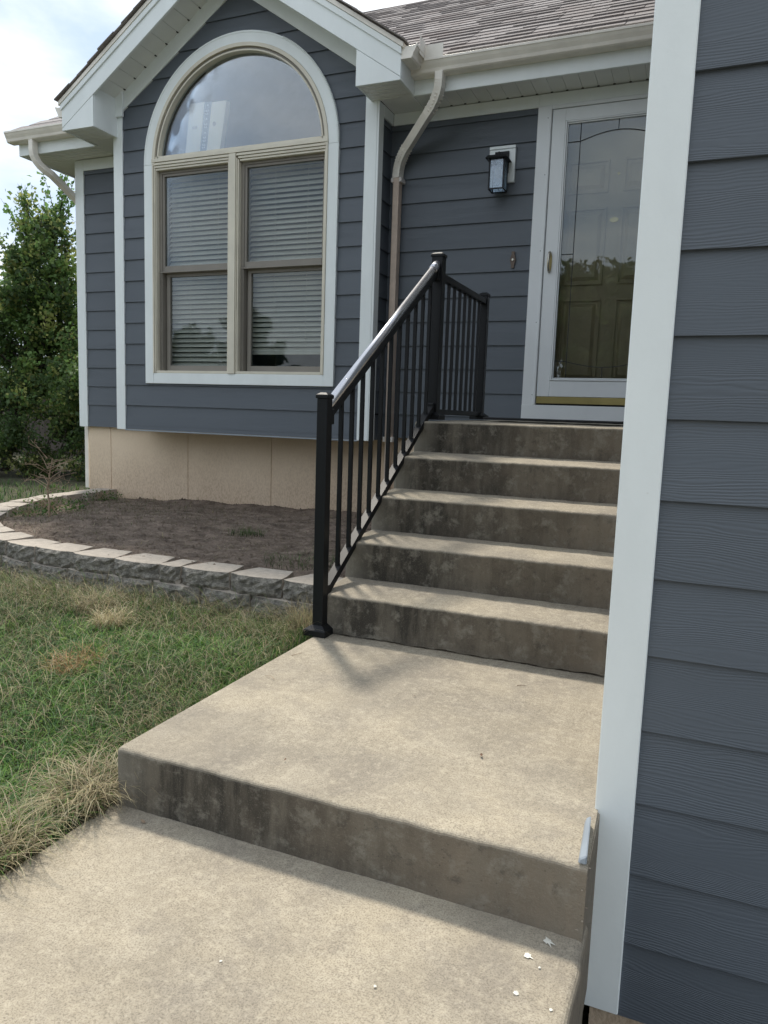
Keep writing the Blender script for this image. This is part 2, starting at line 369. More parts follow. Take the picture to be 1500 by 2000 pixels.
pad = ob('landing_slab', _pm, m_conc, kind='structure')
steps = thing('concrete_steps', (.6, y1s, h1), 'weathered concrete front steps climbing to the stoop with dark blotchy risers', 'steps')
for k in range(1, 6):
    yf = y1s+(k-1)*tt; z = h1+k*rr_
    yb = yf+tt+.06 if k < 5 else D+.03
    zk = z+.0154*((yb-yf)/tt if k < 5 else 1.2)
    zb = h1+.0125 if k == 1 else z-rr_-.012
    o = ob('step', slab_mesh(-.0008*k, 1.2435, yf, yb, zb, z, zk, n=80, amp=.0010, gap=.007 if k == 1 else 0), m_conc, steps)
    if k == 5: o['label'] = 'top step forming the stoop'
# paint drops on the walkway
def splat(x, y, s, tails):
    b = MB(); n = 18; z = .0025
    b.v.append((x, y, z+.0012))
    for i in range(n):
        a = i*2*math.pi/n; q = s*(.75+.45*random.random())
        for ta, tl in tails:
            d = abs((a-ta+math.pi) % (2*math.pi)-math.pi)
            if d < .18: q = s*tl
        b.v.append((x+q*math.cos(a), y+q*math.sin(a), z))
    b.f = [(0, 1+i, 1+(i+1) % n) for i in range(n)]
    return b
for (x, y, s, t) in [(1.197,-.035,.011,[(2.0,1.6),(5.3,2.4),(5.9,2.2)]), (1.167,-.095,.010,[(5.9,1.9)]), (1.168,-.203,.007,[]), (1.196,-.118,.0035,[]),
                     (1.236,-.215,.0045,[]), (.92,-.30,.004,[]), (.62,-.37,.004,[])]:
    ob('paint_drop', splat(x, y, s*.78, t), m_paintdrop, walk)
# ------------------------------------------------------------------ house
house = thing('house', (-1.4, G, .1), 'slate blue lap sided house with white trim, arched window and shingle roof', 'house')
def strip_board(segs, y, name, parent, horizontal='x'):
    """segs: list of (z, xa, xb) from the bottom up; lap board leaning out at its foot"""
    b = MB(); z0, z1 = segs[0][0], segs[-1][0]; H = z1-z0
    for z, xa, xb in segs:
        t = (z-z0)/max(E_+.018, H); yo = y-.0165+.0135*t
        for yy, xx in ((yo, xa), (yo, xb), (yo+.0085, xb), (yo+.0085, xa)):
            b.v.append((xx, yy, z) if horizontal == 'x' else (yy, xx, z))
    for i in range(len(segs)-1):
        for j in range(4): b.f.append((i*4+j, i*4+(j+1) % 4, i*4+4+(j+1) % 4, i*4+4+j))
    b.f.append((3,2,1,0)); n = (len(segs)-1)*4; b.f.append((n, n+1, n+2, n+3))
    return b
def laps(z_ref, zlo, zhi):
    k = math.ceil((zlo+.03-z_ref)/E_); zs = [zlo]
    z = z_ref+k*E_
    while z < zhi-.01: zs.append(z); z += E_
    return zs
def clad(parent, xa, xb, y, z_ref, zlo, zhi, hor='x'):
    for z in laps(z_ref, zlo, zhi):
        zt = min(z+E_+.018, zhi)
        if z == zlo: zt = min(z_ref+math.ceil((zlo+.03-z_ref)/E_)*E_+.018, zhi)
        ob('siding_board', strip_board([(z, xa, xb), (zt, xa, xb)], y, '', parent, hor), m_sid, parent)
def wallpart(b, **kw):
    o = ob('wall', b, m_dark, house, **kw); return o
# --- bay wall with hole for the arched window
HR = .872
def rake(x, apex): return apex-.675*abs(x-CX)
bay = wallpart(MB().box(XL+.01, WC-HR, G+.004, G+.09, .885, 3.5).box(WC+HR, XR-.01, G+.004, G+.09, .885, 3.5).box(WC-HR, WC+HR, G+.004, G+.09, .885, 1.33)
               .box(XL+.01, XL+.09, G+.09, F+.2, .885, 3.4).box(XR-.09, XR-.012, G+.09, D+.05, .885, 3.4)
               .box(XL+.02, XR-.02, G+.09, F+.2, .885, .96))
bay['label'] = 'wall of the projecting window bay'
zs = laps(3.2242, .8789, 4.33)
for z in zs:
    zt = z+E_+.018
    if z == zs[0]: zt = zs[1]+.018
    n = 9; L = []; Rg = []; full = []
    for i in range(n):
        q = z+(zt-z)*i/(n-1)
        xo = min(XR-.05, CX+(4.40-q)/.675); xi = max(XL+.05, CX-(4.40-q)/.675)
        if xo <= xi+.01: break
        if q <= 1.325 and zt <= 1.33: hw = 0
        elif q < WZ: hw = HR
        else: hw = math.sqrt(max(0, HR*HR-(q-WZ)**2))
        L.append((q, xi, WC-hw)); Rg.append((q, WC+hw, xo)); full.append((q, xi, xo))
    if len(L) < 2: continue
    if z < 1.30 and zt > 1.30:
        L = [(q, xi, WC-(0 if q < 1.31 else HR)) for q, xi, xo in full]; Rg = [(q, WC+(0 if q < 1.31 else HR), xo) for q, xi, xo in full]
        b = strip_board(L, G, '', bay); c = strip_board(Rg, G, '', bay); n0 = len(b.v); b.v += c.v; b.f += [tuple(n0+i for i in f) for f in c.f]
        ob('siding_board', b, m_sid, bay)
    elif z > WZ+HR-.0 or zt <= 1.30:
        ob('siding_board', strip_board([full[0], full[-1]] if z < 1.3 else full, G, '', bay), m_sid, bay)
    elif zt > WZ+HR:
        b = strip_board(L, G, '', bay); c = strip_board(Rg, G, '', bay); n0 = len(b.v); b.v += c.v; b.f += [tuple(n0+i for i in f) for f in c.f]
        ob('siding_board', b, m_sid, bay)
    else:
        ob('siding_board', strip_board(L, G, '', bay), m_sid, bay); ob('siding_board', strip_board(Rg, G, '', bay), m_sid, bay)
# filler boards beside the window just above the sill line
# --- left set-back wall
lw = wallpart(MB().box(FL+.01, XL+.15, F+.004, F+.2, .875, 3.4).box(FL+.01, FL+.2, F+.2, 9.5, .875, 3.4)); lw['label'] = 'set-back wall left of the bay'
clad(lw, FL+.04, XL+.12, F, 2.3251, .8715, 3.34)
# --- bay right return, facing the stoop
rw = wallpart(MB().box(XR-.011, XR-.0105, G+.1, D, .9, .91)); rw['label'] = 'narrow side wall of the bay beside the downspout'
for z in laps(2.3309, .8789, 3.34):
    zt = min(z+E_+.018, 3.34)
    b = MB(); b.hexa([(XR-.006, G+.03, z), (XR+.008, G+.03, z), (XR+.008, D, z), (XR-.006, D, z)], [(XR-.009, G+.03, zt), (XR-.003, G+.03, zt), (XR-.003, D, zt), (XR-.009, D, zt)])
    ob('siding_board', b, m_sid, rw)
# --- door wall
dw = wallpart(MB().box(XR-.05, .30, D+.004, D+.12, .9, 3.4).box(.30, 1.22, D+.004, D+.12, 3.235, 3.4)); dw['label'] = 'wall beside the front door'
clad(dw, XR+.001, .20, D, 2.3309, .9, 3.30)
# --- garage wing
GX0 = 1.2453
gw = wallpart(MB().box(GX0+.01, 7.5, R+.004, R+.12, -.36, 3.4).box(GX0+.01, GX0+.1, R+.12, D+.1, -.36, 3.4).box(7.4, 7.5, R+.12, 9, -.36, 3.4)); gw['label'] = 'near garage wall at the right edge'
clad(gw, GX0+.06, 7.5, R, 1.7987, -.352, 3.36)
for z in laps(1.7987, -.352, 3.30):
    b = MB(); zt = min(z+E_+.018, 3.34)
    b.hexa([(GX0-.004, R+.06, z), (GX0+.006, R+.06, z), (GX0+.006, D-.02, z), (GX0-.004, D-.02, z)], [(GX0+.004, R+.06, zt), (GX0+.009, R+.06, zt), (GX0+.009, D-.02, zt), (GX0+.004, D-.02, zt)])
    ob('siding_board', b, m_sid, gw)
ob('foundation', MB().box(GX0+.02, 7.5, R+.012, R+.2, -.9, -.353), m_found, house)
# --- rest of the house body (not in view, keeps light out of the rooms)
ob('wall', MB().box(FL, 7.4, 9.4, 9.5, .2, 3.4), m_dark, house)
# --- foundation with joints
fo = MB()
jx = [-4.145, -3.866, -2.95, -2.051, -.93]
for a, b_ in zip(jx[:-1], jx[1:]):
    fo.box(a+.0025, b_-.0025, 4.182, 4.35, -.3, .874)
fo.box(-4.14, -.93, 4.190, 4.36, -.3, .872).box(-.93, 1.2, 4.088, 4.3, -.3, .90).box(-4.14, -4.0, 4.36, 9.4, -.3, .87)
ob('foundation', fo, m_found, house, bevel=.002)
# --- white corner boards and friezes
T = .022
def trim(name, b, bev=.0025, mat=None): return ob(name, b, mat or m_white, house, bevel=bev)
trim('corner_board', MB().box(XL, XL+.098, G-T, G+.01, .872, 3.66))
trim('corner_board', MB().box(XR-.093, XR+.002, G-T, G+.002, .872, 3.40))
trim('corner_board', MB().box(XR-.004, XR+.018, G-T+.003, G+.068, .874, SOF-.004))
trim('corner_board', MB().box(FL, FL+.088, F-T, F+.01, .866, SOF-.003))
trim('corner_board', MB().box(FL-.02, FL, F-T+.003, F+.08, .868, SOF-.003))
gcb = trim('corner_board', MB().box(GX0, GX0+.0885, R-T-.003, R+.004, -.348, 3.33)); gcb['label'] = 'wide white corner board of the near garage wall'
trim('corner_board', MB().box(GX0+.0015, GX0+.018, R+.006, R+.08, -.34, 3.33))
trim('frieze_board', MB().box(FL+.088, XL+.1, F-T, F+.004, 3.25, SOF-.003))
trim('frieze_board', MB().box(XR+.004, XR+.02, G+.068, D-T, 3.262, SOF-.003))
trim('frieze_board', MB().box(XR+.02, .185, D-T, D+.004, 3.262, SOF-.003))
trim('frieze_board', MB().box(.185, 1.24, D-T-.002, D+.004, 3.262, SOF-.003))
trim('frieze_board', MB().box(GX0+.0885, 7.5, R-T, R+.004, 3.25, SOF-.003))
# rake friezes on the gable
for s in (-1, 1):
    b = MB()
    def pt(off, dz): return (CX+s*off, 4.31+dz-.675*off)
    poly = [pt(0.0, 0), pt(1.20, 0), pt(1.20, .19), pt(0.0, .17)]
    b.prism(poly, 'y', G-T, G+.002); trim('frieze_board', b)
trim('flashing_cap', MB().box(XL+.09, XR-.09, G-.018, G-.004, .865, .876), .001, m_grey)
# ------------------------------------------------------------------ roof over the bay
OV = .30; YF = G-OV
AP = 4.372                                         # underside of rake fascia at the apex
SL = .667
x_out = 1.52                                       # half width at fascia end
def rk(off, dz, s): return (CX+s*off, AP+dz-SL*off)
for s in (-1, 1):
    b = MB(); b.prism([rk(0,0,s), rk(x_out,0,s), rk(x_out,.185,s), rk(0,.185,s)], 'y', YF, YF+.022); trim('rake_fascia', b)
    b = MB(); b.prism([rk(0,.140,s), rk(x_out+.005,.140,s), rk(x_out+.005,.187,s), rk(0,.187,s)], 'y', YF-.012, YF); trim('rake_strip', b)
    b = MB(); b.prism([rk(0,.1885,s), rk(x_out+.02,.1885,s), rk(x_out+.02,.222,s), rk(0,.222,s)], 'y', YF-.018, YF+.05); trim('drip_edge', b, .001, m_gut)
    # sloping soffit in panels
    zoff = .07; n = 11; e = 1.20
    for i in range(n):
        a0 = e*i/n+.002; a1 = e*(i+1)/n-.002
        b = MB(); b.prism([rk(a0,zoff,s), rk(a1,zoff,s), rk(a1,zoff+.012,s), rk(a0,zoff+.012,s)], 'y', YF+.022, G-.004)
        ob('soffit_panel', b, m_sof, house)
        xx, zz = rk(a1+.002, zoff-.001, s)
        vb = MB(); vb.hexa([(xx-.007, G-T-.022, zz-.0035), (xx+.007, G-T-.022, zz-.0035), (xx+.007, G-T-.001, zz-.0035), (xx-.007, G-T-.001, zz-.0035)],
                           [(xx-.002, G-T-.022, zz+.004), (xx+.002, G-T-.022, zz+.004), (xx+.002, G-T-.001, zz+.004), (xx-.002, G-T-.001, zz+.004)])
        ob('soffit_slot', vb, m_dark, house)
    # boxed return
    xa, xb = (CX+s*1.183, CX+s*1.52); x0, x1 = min(xa, xb), max(xa, xb)
    zi = AP-SL*1.183; zo = AP-SL*1.52
    b = MB(); b.prism([(xa, SOF-.012), (xb, SOF-.012), (xb, max(zo-.002, SOF-.011)), (xa, zi-.002)], 'y', YF+.001, YF+.02)
    r_ = trim('box_return', b); 
    b = MB(); b.prism([(YF+.02, SOF-.008), (G+.02, SOF-.008), (G+.02, zi+.07), (YF+.02, zi+.07)], 'x', xa, xa+s*.015); trim('box_return', b)
    if s < 0: trim('frieze_board', MB().box(XL-.012, XL+.12, G-.045, G-T-.001, 3.50, 3.72))
    # eave fascia running back
    yb = (D if s > 0 else F)-OV-.0
    b = MB(); b.prism([(YF+.022, SOF-.010), (yb+.0, SOF-.010), (yb+.0, 3.55), (YF+.022, 3.55)], 'x', xb-s*.02, xb); trim('eave_fascia', b)
    # ribbed flat soffit
    yend = (D if s > 0 else F)
    n = 8 if s > 0 else 9; ys = np.linspace(YF+.02, G, 6)
    for i in range(5):
        b = MB(); b.box(min(xa+s*.014, xb-s*.02), max(xa+s*.014, xb-s*.02), ys[i]+.003, ys[i+1]-.003, SOF-.004, SOF+.008); ob('soffit_panel', b, m_sof, house)
        b = MB(); b.box(min(xa+s*.05, xb-s*.10), max(xa+s*.05, xb-s*.10), ys[i]+.022, ys[i]+.030, SOF-.0075, SOF-.003); ob('soffit_rib', b, m_sof, house)
    b = MB(); w0, w1 = (XR+.02, CX+1.50) if s > 0 else (CX-1.50, XL-.0)
    b.box(w0, w1, G-.002, yend, SOF-.002, SOF+.01); ob('soffit_panel', b, m_sof, house)
# bay roof deck and shingle rows (each row its own piece)
for s in (-1, 1):
    b = MB(); b.prism([rk(0,.2225,s), rk(x_out+.01,.2225,s), rk(x_out+.01,.232,s), rk(0,.232,s)], 'y', YF+.0, 5.3); roof_b = ob('roof', b, m_shing, house)
    roof_b['label'] = 'small gable roof over the bay'
    L = (x_out+.04); k = 0; off = L
    while off > .02:
        a1 = off; a0 = max(0, off-.165); dz = .232
        ext = random.choice([0, .006, .012, .018])
        b = MB(); y0 = YF-.03-ext; y1 = 5.25
        def R2(o_, d_): p = rk(o_, dz+d_, s); return p
        b.prism([R2(a0,.002), R2(a1,.006), R2(a1,.015), R2(a0,.008)], 'y', y0, y1)
        ob('shingle_row', b, m_shing, roof_b); off -= .119; k += 1
# ------------------------------------------------------------------ main roof with individual shingles
EY, EZ = D-OV-.07, 3.545
def rp(y): return EZ+SL*(y-EY)
YR = 6.85
mr = MB(); mr.prism([(EY, EZ), (YR, rp(YR)), (YR, rp(YR)-.03), (EY, EZ-.02)], 'x', -6.0, 9.0)
mr.prism([(YR, rp(YR)), (2*YR-EY+1, EZ-.6), (2*YR-EY+1, EZ-.63), (YR, rp(YR)-.03)], 'x', -6.0, 9.0)
main_roof = None
# split: left eave (x<CX) uses the F wall, right the D wall
mr = MB()
YV = EY+(4.585-EZ)/SL; hv = (4.585-EZ)/SL
def rplate(pts):
    n = len(mr.v); m = len(pts); mr.v += [(x, y, rp(y)) for x, y in pts]+[(x, y, rp(y)-.03) for x, y in pts]
    mr.f += [tuple(range(n, n+m)), tuple(range(n+m, n+2*m))[::-1]]+[(n+i, n+(i+1) % m, n+m+(i+1) % m, n+m+i) for i in range(m)]
rplate([(CX+hv, EY), (9.0, EY), (9.0, YR), (CX, YR), (CX, YV)])
lz = EZ-.012
n0 = len(mr.v); pl_ = [(-4.64, F-OV-.05, lz), (CX-hv+.1, F-OV-.05, lz), (CX, YV, rp(YV)), (CX, YR, rp(YR)), (-4.64+2.6, F-OV-.05+2.6, lz+SL*2.6)]
mr.v += pl_+[(x, y, z-.03) for x, y, z in pl_]; mr.f += [(n0, n0+1, n0+2, n0+3, n0+4), (n0+9, n0+8, n0+7, n0+6, n0+5)]+[(n0+i, n0+(i+1) % 5, n0+5+(i+1) % 5, n0+5+i) for i in range(5)]
mr.prism([(YR, rp(YR)), (10.0, 3.5), (10.0, 3.47), (YR, rp(YR)-.03)], 'x', -2.1, 9.0)
main_roof = ob('roof', mr, m_shing, house); main_roof['label'] = 'main shingle roof above the front door'
ang = math.atan(SL); ca, sa = math.cos(ang), math.sin(ang)
variants = []
for wv in (.16, .21, .26, .33):
    for th in (.010, .015):
        b = MB(); b.hexa([(0,0,.0005), (wv,0,.0005), (wv,.15,.0005), (0,.15,.0005)], [(.001,0,th), (wv-.001,0,th), (wv-.003,.15,.003), (.002,.15,.003)])
        me = b.mesh('shingle'); me.materials.append(m_shing); variants.append((wv, me))
rest = MB(); cnt = 0; row = 0
d = -.012; total = (YR-EY)/ca
while d < total-.05:
    yy = EY+d*ca; zz = EZ+d*sa
    zb = 4.372+.232+.02
    xs0 = CX+(zb-zz)/SL-.12 if zz < zb else -3.2
    x = xs0-random.random()*.15
    xend = 1.42 if row > 3 else 1.36
    while x < xend:
        wv, me = random.choice(variants)
        jit = random.choice([0, 0, -.006, .004])
        if cnt < 298:
            o = bpy.data.objects.new('shingle', me); link(o, main_roof, (x, yy+jit*ca, zz+jit*sa+.001*(row % 2)))
            o.rotation_euler = (ang, 0, 0); cnt += 1
        else:
            n = len(rest.v)
            for v in me.vertices:
                q = Matrix.Rotation(ang, 3, 'X') @ v.co; rest.v.append((x+q.x, yy+q.y+jit*ca, zz+q.z+jit*sa+.001*(row % 2)))
            rest.f += [tuple(n+i for i in p.vertices) for p in me.polygons]
        x += wv+.002
    d += .1425; row += 1
if rest.f: ob('shingle_field', rest, m_shing, main_roof, kind='stuff')
# left piece of main roof above the left gutter
lroof = MB()
for i in range(5):
    y0 = F-OV-.06+i*.119; z0 = EZ-.011+SL*(i*.119)
    ob('shingle_row', MB().prism([(y0, z0), (y0+.14, z0+SL*.14), (y0+.14, z0+SL*.14+.006), (y0, z0+.013)], 'x', -4.65+.119*i, -3.6), m_shing, main_roof)
# ------------------------------------------------------------------ eaves: fascia, soffit, gutters
FYD, FYF = D-OV, F-OV
trim('eave_fascia', MB().box(CX+1.52-.02, GX0+.02, FYD, FYD+.02, SOF-.012, 3.535))
trim('eave_fascia', MB().box(-4.60, CX-1.52+.02, FYF, FYF+.02, SOF-.012, 3.535))
mr2 = MB(); n0 = 0; mr2.v = [(-4.66, F-OV-.05, 3.53), (-2.04, F-OV+2.55, 5.27), (-2.04, YR, 5.27), (-4.66, 9.3, 3.53)]; mr2.f = [(0, 1, 2, 3)]
ob('roof', mr2, m_shing, house)
trim('eave_fascia', MB().box(-4.60, -4.58, FYF+.02, 9.3, SOF-.012, 3.535))
def soffit_run(x0, x1, y0, y1, pitch=.105):
    x = x0; i = 0
    while x < x1-.01:
        xe = min(x+pitch, x1)
        ob('soffit_panel', MB().box(x+.0012, xe-.0012, y0, y1, SOF+.003, SOF+.015), m_sof, house)
        if i % 1 == 0:
            ob('soffit_slot', MB().box(xe-.008, xe+.008, y1-.030, y1-T-.001, SOF-.001, SOF+.006), m_dark, house)
        x += pitch; i += 1
soffit_run(CX+1.50, 1.24, FYD+.02, D)
ob('soffit_panel', MB().box(-4.58, CX-1.505, FYF+.02, F+.1, SOF+.003, SOF+.015), m_sof, house)
ob('soffit_panel', MB().box(-4.58, FL-.02, F+.1, 9.3, SOF+.003, SOF+.015), m_sof, house)
for i in range(5):
    ob('soffit_rib', MB().box(-4.55, -3.72, FYF+.05+i*.05, FYF+.056+i*.05, SOF-.001, SOF+.0028), m_sof, house)
KP = [(0,0), (0,-.088), (.070,-.088), (.080,-.080), (.086,-.060), (.100,-.036), (.108,-.018), (.112,-.016), (.112,0), (.104,0), (.104,-.008), (.006,-.010)]
def gutter_x(x0, x1, yb, zt, name='gutter'):
    b = MB(); b.prism([(yb-a, zt+z) for a, z in KP], 'x', x0, x1); return ob(name, b, m_gut, house, bevel=.0012)
def gutter_y(y0, y1, xb, zt, s):
    b = MB(); b.prism([(xb+s*a, zt+z) for a, z in KP], 'y', y0, y1); return ob('gutter', b, m_gut, house, bevel=.0012)
GZT = 3.525
g1 = gutter_x(CX+1.52+.0, GX0+.02, FYD-.001, GZT); g1['label'] = 'long gutter above the front door'
g2 = gutter_y(YF+.0, FYD-.10, CX+1.521, GZT+.03, 1)
g3 = gutter_x(-4.66, CX-1.52-.02, FYF-.001, GZT)
g4 = gutter_y(YF+.04, FYF-.11, CX-1.521, GZT+.03, -1)
# splash guard at the inside corner of the gutter
sg = MB(); gx_, gy_ = CX+1.52+.112, FYD-.112
sg.box(gx_-.0, gx_+.13, gy_+.002, gy_+.004, GZT-.01, GZT+.085).box(gx_-.003, gx_-.001, gy_-.10, gy_+.002, GZT-.01, GZT+.105)
ob('splash_guard', sg, m_gut, house)
# downspouts
def spout(paths, segs_mat, straps, label):
    root = None
    for pts, mat, sq in paths:
        b = MB(); b.tube(pts, 0, sq=sq)
        if root is None: root = ob('downspout', b, mat, house, bevel=.006, seg=2, label=label)
        else: ob('pipe', b, mat, root, bevel=.006, seg=2)
    for bx in straps: ob('strap', MB().box(*bx), m_strap, root, bevel=.001)
    return root
dx, dy = -.858, D-.062
top = (-.445, FYD-.055, GZT-.085)
def arc(p0, p1, p2, n=6):
    p0, p1, p2 = Vector(p0), Vector(p1), Vector(p2)
    return [tuple(p0*(1-t)**2+p1*2*t*(1-t)+p2*t*t) for t in np.linspace(0, 1, n)]
el1 = [top, (top[0], top[1], top[2]-.04)]+arc((top[0], top[1], top[2]-.05), (top[0], top[1]+.01, top[2]-.15), (top[0]-.10, top[1]+.055, top[2]-.235))
dg = [el1[-1]]+[(dx+.085, dy-.055, 3.055)]
el2 = arc((dx+.085, dy-.055, 3.055), (dx+.005, dy-.004, 2.985), (dx, dy, 2.885))+[(dx, dy, 2.86)]
ds = spout([(el1+dg[1:]+el2, m_gut, (.076, .056)), ([(dx, dy, 2.875), (dx, dy, .86)], m_downlow, (.070, .050)), ([(dx, dy, .90), (dx, dy, .30)], m_downlow, (.064, .045))],
           None, [(dx-.042, dx+.042, dy-.032, D-.01, 2.83, 2.862), (dx-.042, dx+.042, dy-.032, D-.01, .865, .905)], 'downspout with crimped elbows beside the stoop')
# ridges of the crimped elbows
for pts in (el1[2:], el2[:6]):
    for i in range(len(pts)-1):
        for t in (0, .5):
            p = Vector(pts[i]).lerp(Vector(pts[i+1]), t); dd = (Vector(pts[i+1])-Vector(pts[i])).normalized()
            b = MB(); b.tube([tuple(p-dd*.003), tuple(p+dd*.003)], 0, sq=(.0785, .0585)); ob('elbow_crimp', b, m_gut, ds, bevel=.003)
for i in range(3):
    ob('pipe_flute', MB().box(dx-.022+i*.018, dx-.016+i*.018, dy-.0275, dy-.024, .95, 2.82), m_downlow, ds)
tl = (-4.37, FYF-.05, GZT-.085)
l1 = [tl, (tl[0], tl[1], tl[2]-.07)]+arc((tl[0], tl[1], tl[2]-.09), (tl[0], tl[1]+.005, tl[2]-.20), (tl[0]+.09, tl[1]+.12, tl[2]-.27))
l2 = l1+[(-4.245, F+.02, 3.02), (-4.245, F+.10, 2.96), (-4.245, F+.12, 2.90)]
spout([(l2, m_gut, (.066, .050)), ([(-4.228, F+.12, 2.92), (-4.222, F+.10, .25)], m_gut, (.050, .050))], None, [], 'downspout at the far left corner')
# ------------------------------------------------------------------ arched window
def ring_quads(b, cx, cz, ro, ri, y0, y1, a0=0, a1=math.pi, n=40):
    k0 = len(b.v)
    for i in range(n+1):
        a = a0+(a1-a0)*i/n; c, s_ = math.cos(a), math.sin(a)
        b.v += [(cx+ro*c, y0, cz+ro*s_), (cx+ri*c, y0, cz+ri*s_), (cx+ri*c, y1, cz+ri*s_), (cx+ro*c, y1, cz+ro*s_)]
    for i in range(n):
        for j in range(4): b.f.append((k0+i*4+j, k0+i*4+(j+1) % 4, k0+i*4+4+(j+1) % 4, k0+i*4+4+j))
    b.f.append((k0, k0+3, k0+2, k0+1)); q = k0+n*4; b.f.append((q, q+1, q+2, q+3)); return b
RO = .913; YT = G-.033
win = ob('window', ring_quads(MB(), WC, WZ, WR-.001, WR-.028, G-.040, G+.05), m_cream, house, label='tall arched window of three lights in the bay')
def wsub(name, b, mat, bev=0, smooth=False, **k):
    if name in ('frame', 'jamb') and len(b.v) in (16, 24) and len(b.f) in (12, 18):
        for i in range(0, len(b.v), 8):
            c = MB(); c.v = b.v[i:i+8]; c.f = [tuple(q-i for q in f) for f in b.f if i <= f[0] < i+8]; ob(name, c, mat, win, bevel=bev)
        return None
    return ob(name, b, mat, win, bevel=bev, smooth=smooth, **k)
wsub('trim', ring_quads(MB(), WC, WZ, RO, WR, YT, G+.004), m_white, .002)
wsub('trim', MB().box(WC-RO, WC-WR, YT, G+.004, 1.282, WZ-.001), m_white, .002)
wsub('trim', MB().box(WC+WR, WC+RO, YT, G+.004, 1.282, WZ-.001), m_white, .002)
wsub('trim', MB().box(WC-WR+.001, WC+WR-.001, YT+.001, G+.004, 1.282, 1.370), m_white, .002)
wsub('trim', ring_quads(MB(), WC, WZ, RO-.004, RO-.016, YT-.003, YT+.001, .0, math.pi), m_white)
kb = MB()
for i in range(70):
    a = .02+i*.0155; r0, r1 = RO-.016, RO+.002
    c, s_ = math.cos(a), math.sin(a); ta, tb = -s_*.0035, c*.0035
    p = [(WC+r1*c-ta, WZ+r1*s_-tb), (WC+r1*c+ta, WZ+r1*s_+tb), (WC+r0*c+ta, WZ+r0*s_+tb), (WC+r0*c-ta, WZ+r0*s_-tb)]
    kb.prism(p, 'y', YT-.006, YT+.002)
wsub('trim_kerfs', kb, m_white)
# cream outer frame with stepped beads
def frame_legs(o_, i_, y0, y1, zb, zt, b=None):
    b = b or MB(); b.box(WC-o_, WC-i_, y0, y1, zb, zt).box(WC+i_, WC+o_, y0, y1, zb, zt); return b
wsub('frame', frame_legs(WR-.001, WR-.014, G-.040, G+.05, 1.371, WZ), m_cream, .0015)
wsub('frame', frame_legs(WR-.016, WR-.026, G-.032, G+.05, 1.373, WZ), m_cream, .0015)
wsub('frame', frame_legs(WR-.027, WR-.034, G-.024, G+.05, 1.373, WZ-.04), m_cream, .0015)
wsub('frame', MB().box(WC-WR+.03, WC+WR-.03, G-.030, G+.05, 1.371, 1.392), m_cream, .0015)
wsub('frame', ring_quads(MB(), WC, WZ, WR-.029, WR-.045, G-.022, G+.05), m_taupe, .001)
wsub('frame', ring_quads(MB(), WC, WZ, WR-.046, WR-.058, G-.030, G+.05), m_cream, .001)
wsub('frame', MB().box(WC-WR+.0, WC+WR-.0, G-.044, G+.05, 3.098, 3.126), m_cream, .0015)
wsub('frame', MB().box(WC-WR+.03, WC+WR-.03, G-.030, G+.05, 3.127, 3.146), m_cream, .0015)
for i, (z0, z1, yo) in enumerate([(3.076, 3.094, -.038), (3.056, 3.073, -.030), (3.038, 3.053, -.022)]):
    wsub('frame', MB().box(WC-WR+.002+.012*i, WC-.052+.045-.012*i-.0, G+yo, G+.05, z0, z1).box(WC+.01+.012*i-.0, WC+WR-.002-.012*i, G+yo, G+.05, z0, z1), m_cream, .0012)
# mullion
MX0, MX1 = -2.233, -2.131
wsub('mullion', MB().box(MX0+.018, MX1-.022, G-.042, G+.05, 1.371, 3.097), m_cream, .0015)
wsub('mullion', MB().box(MX0, MX0+.008, G-.026, G+.05, 1.373, 3.05).box(MX0+.0095, MX0+.0165, G-.034, G+.05, 1.373, 3.06)
     .box(MX1-.0205, MX1-.013, G-.034, G+.05, 1.373, 3.06).box(MX1-.0115, MX1, G-.026, G+.05, 1.373, 3.05), m_cream, .001)
# arched glass with pale sheer edge
gb = MB(); n = 48; rg = WR-.050
pts = [(WC+rg*math.cos(math.pi*i/n), WZ+rg*math.sin(math.pi*i/n)) for i in range(n+1) if WZ+rg*math.sin(math.pi*i/n) > 3.14]
pts = [(WC+rg*math.cos(.07), 3.14)]+pts+[(WC-rg*math.cos(.07), 3.14)]
gb.prism(pts, 'y', G+.016, G+.020); wsub('pane', gb, m_aglass, label='arched upper pane')
wsub('frame', ring_quads(MB(), WC, WZ, WR-.058, WR-.070, G+.024, G+.05), m_taupe)
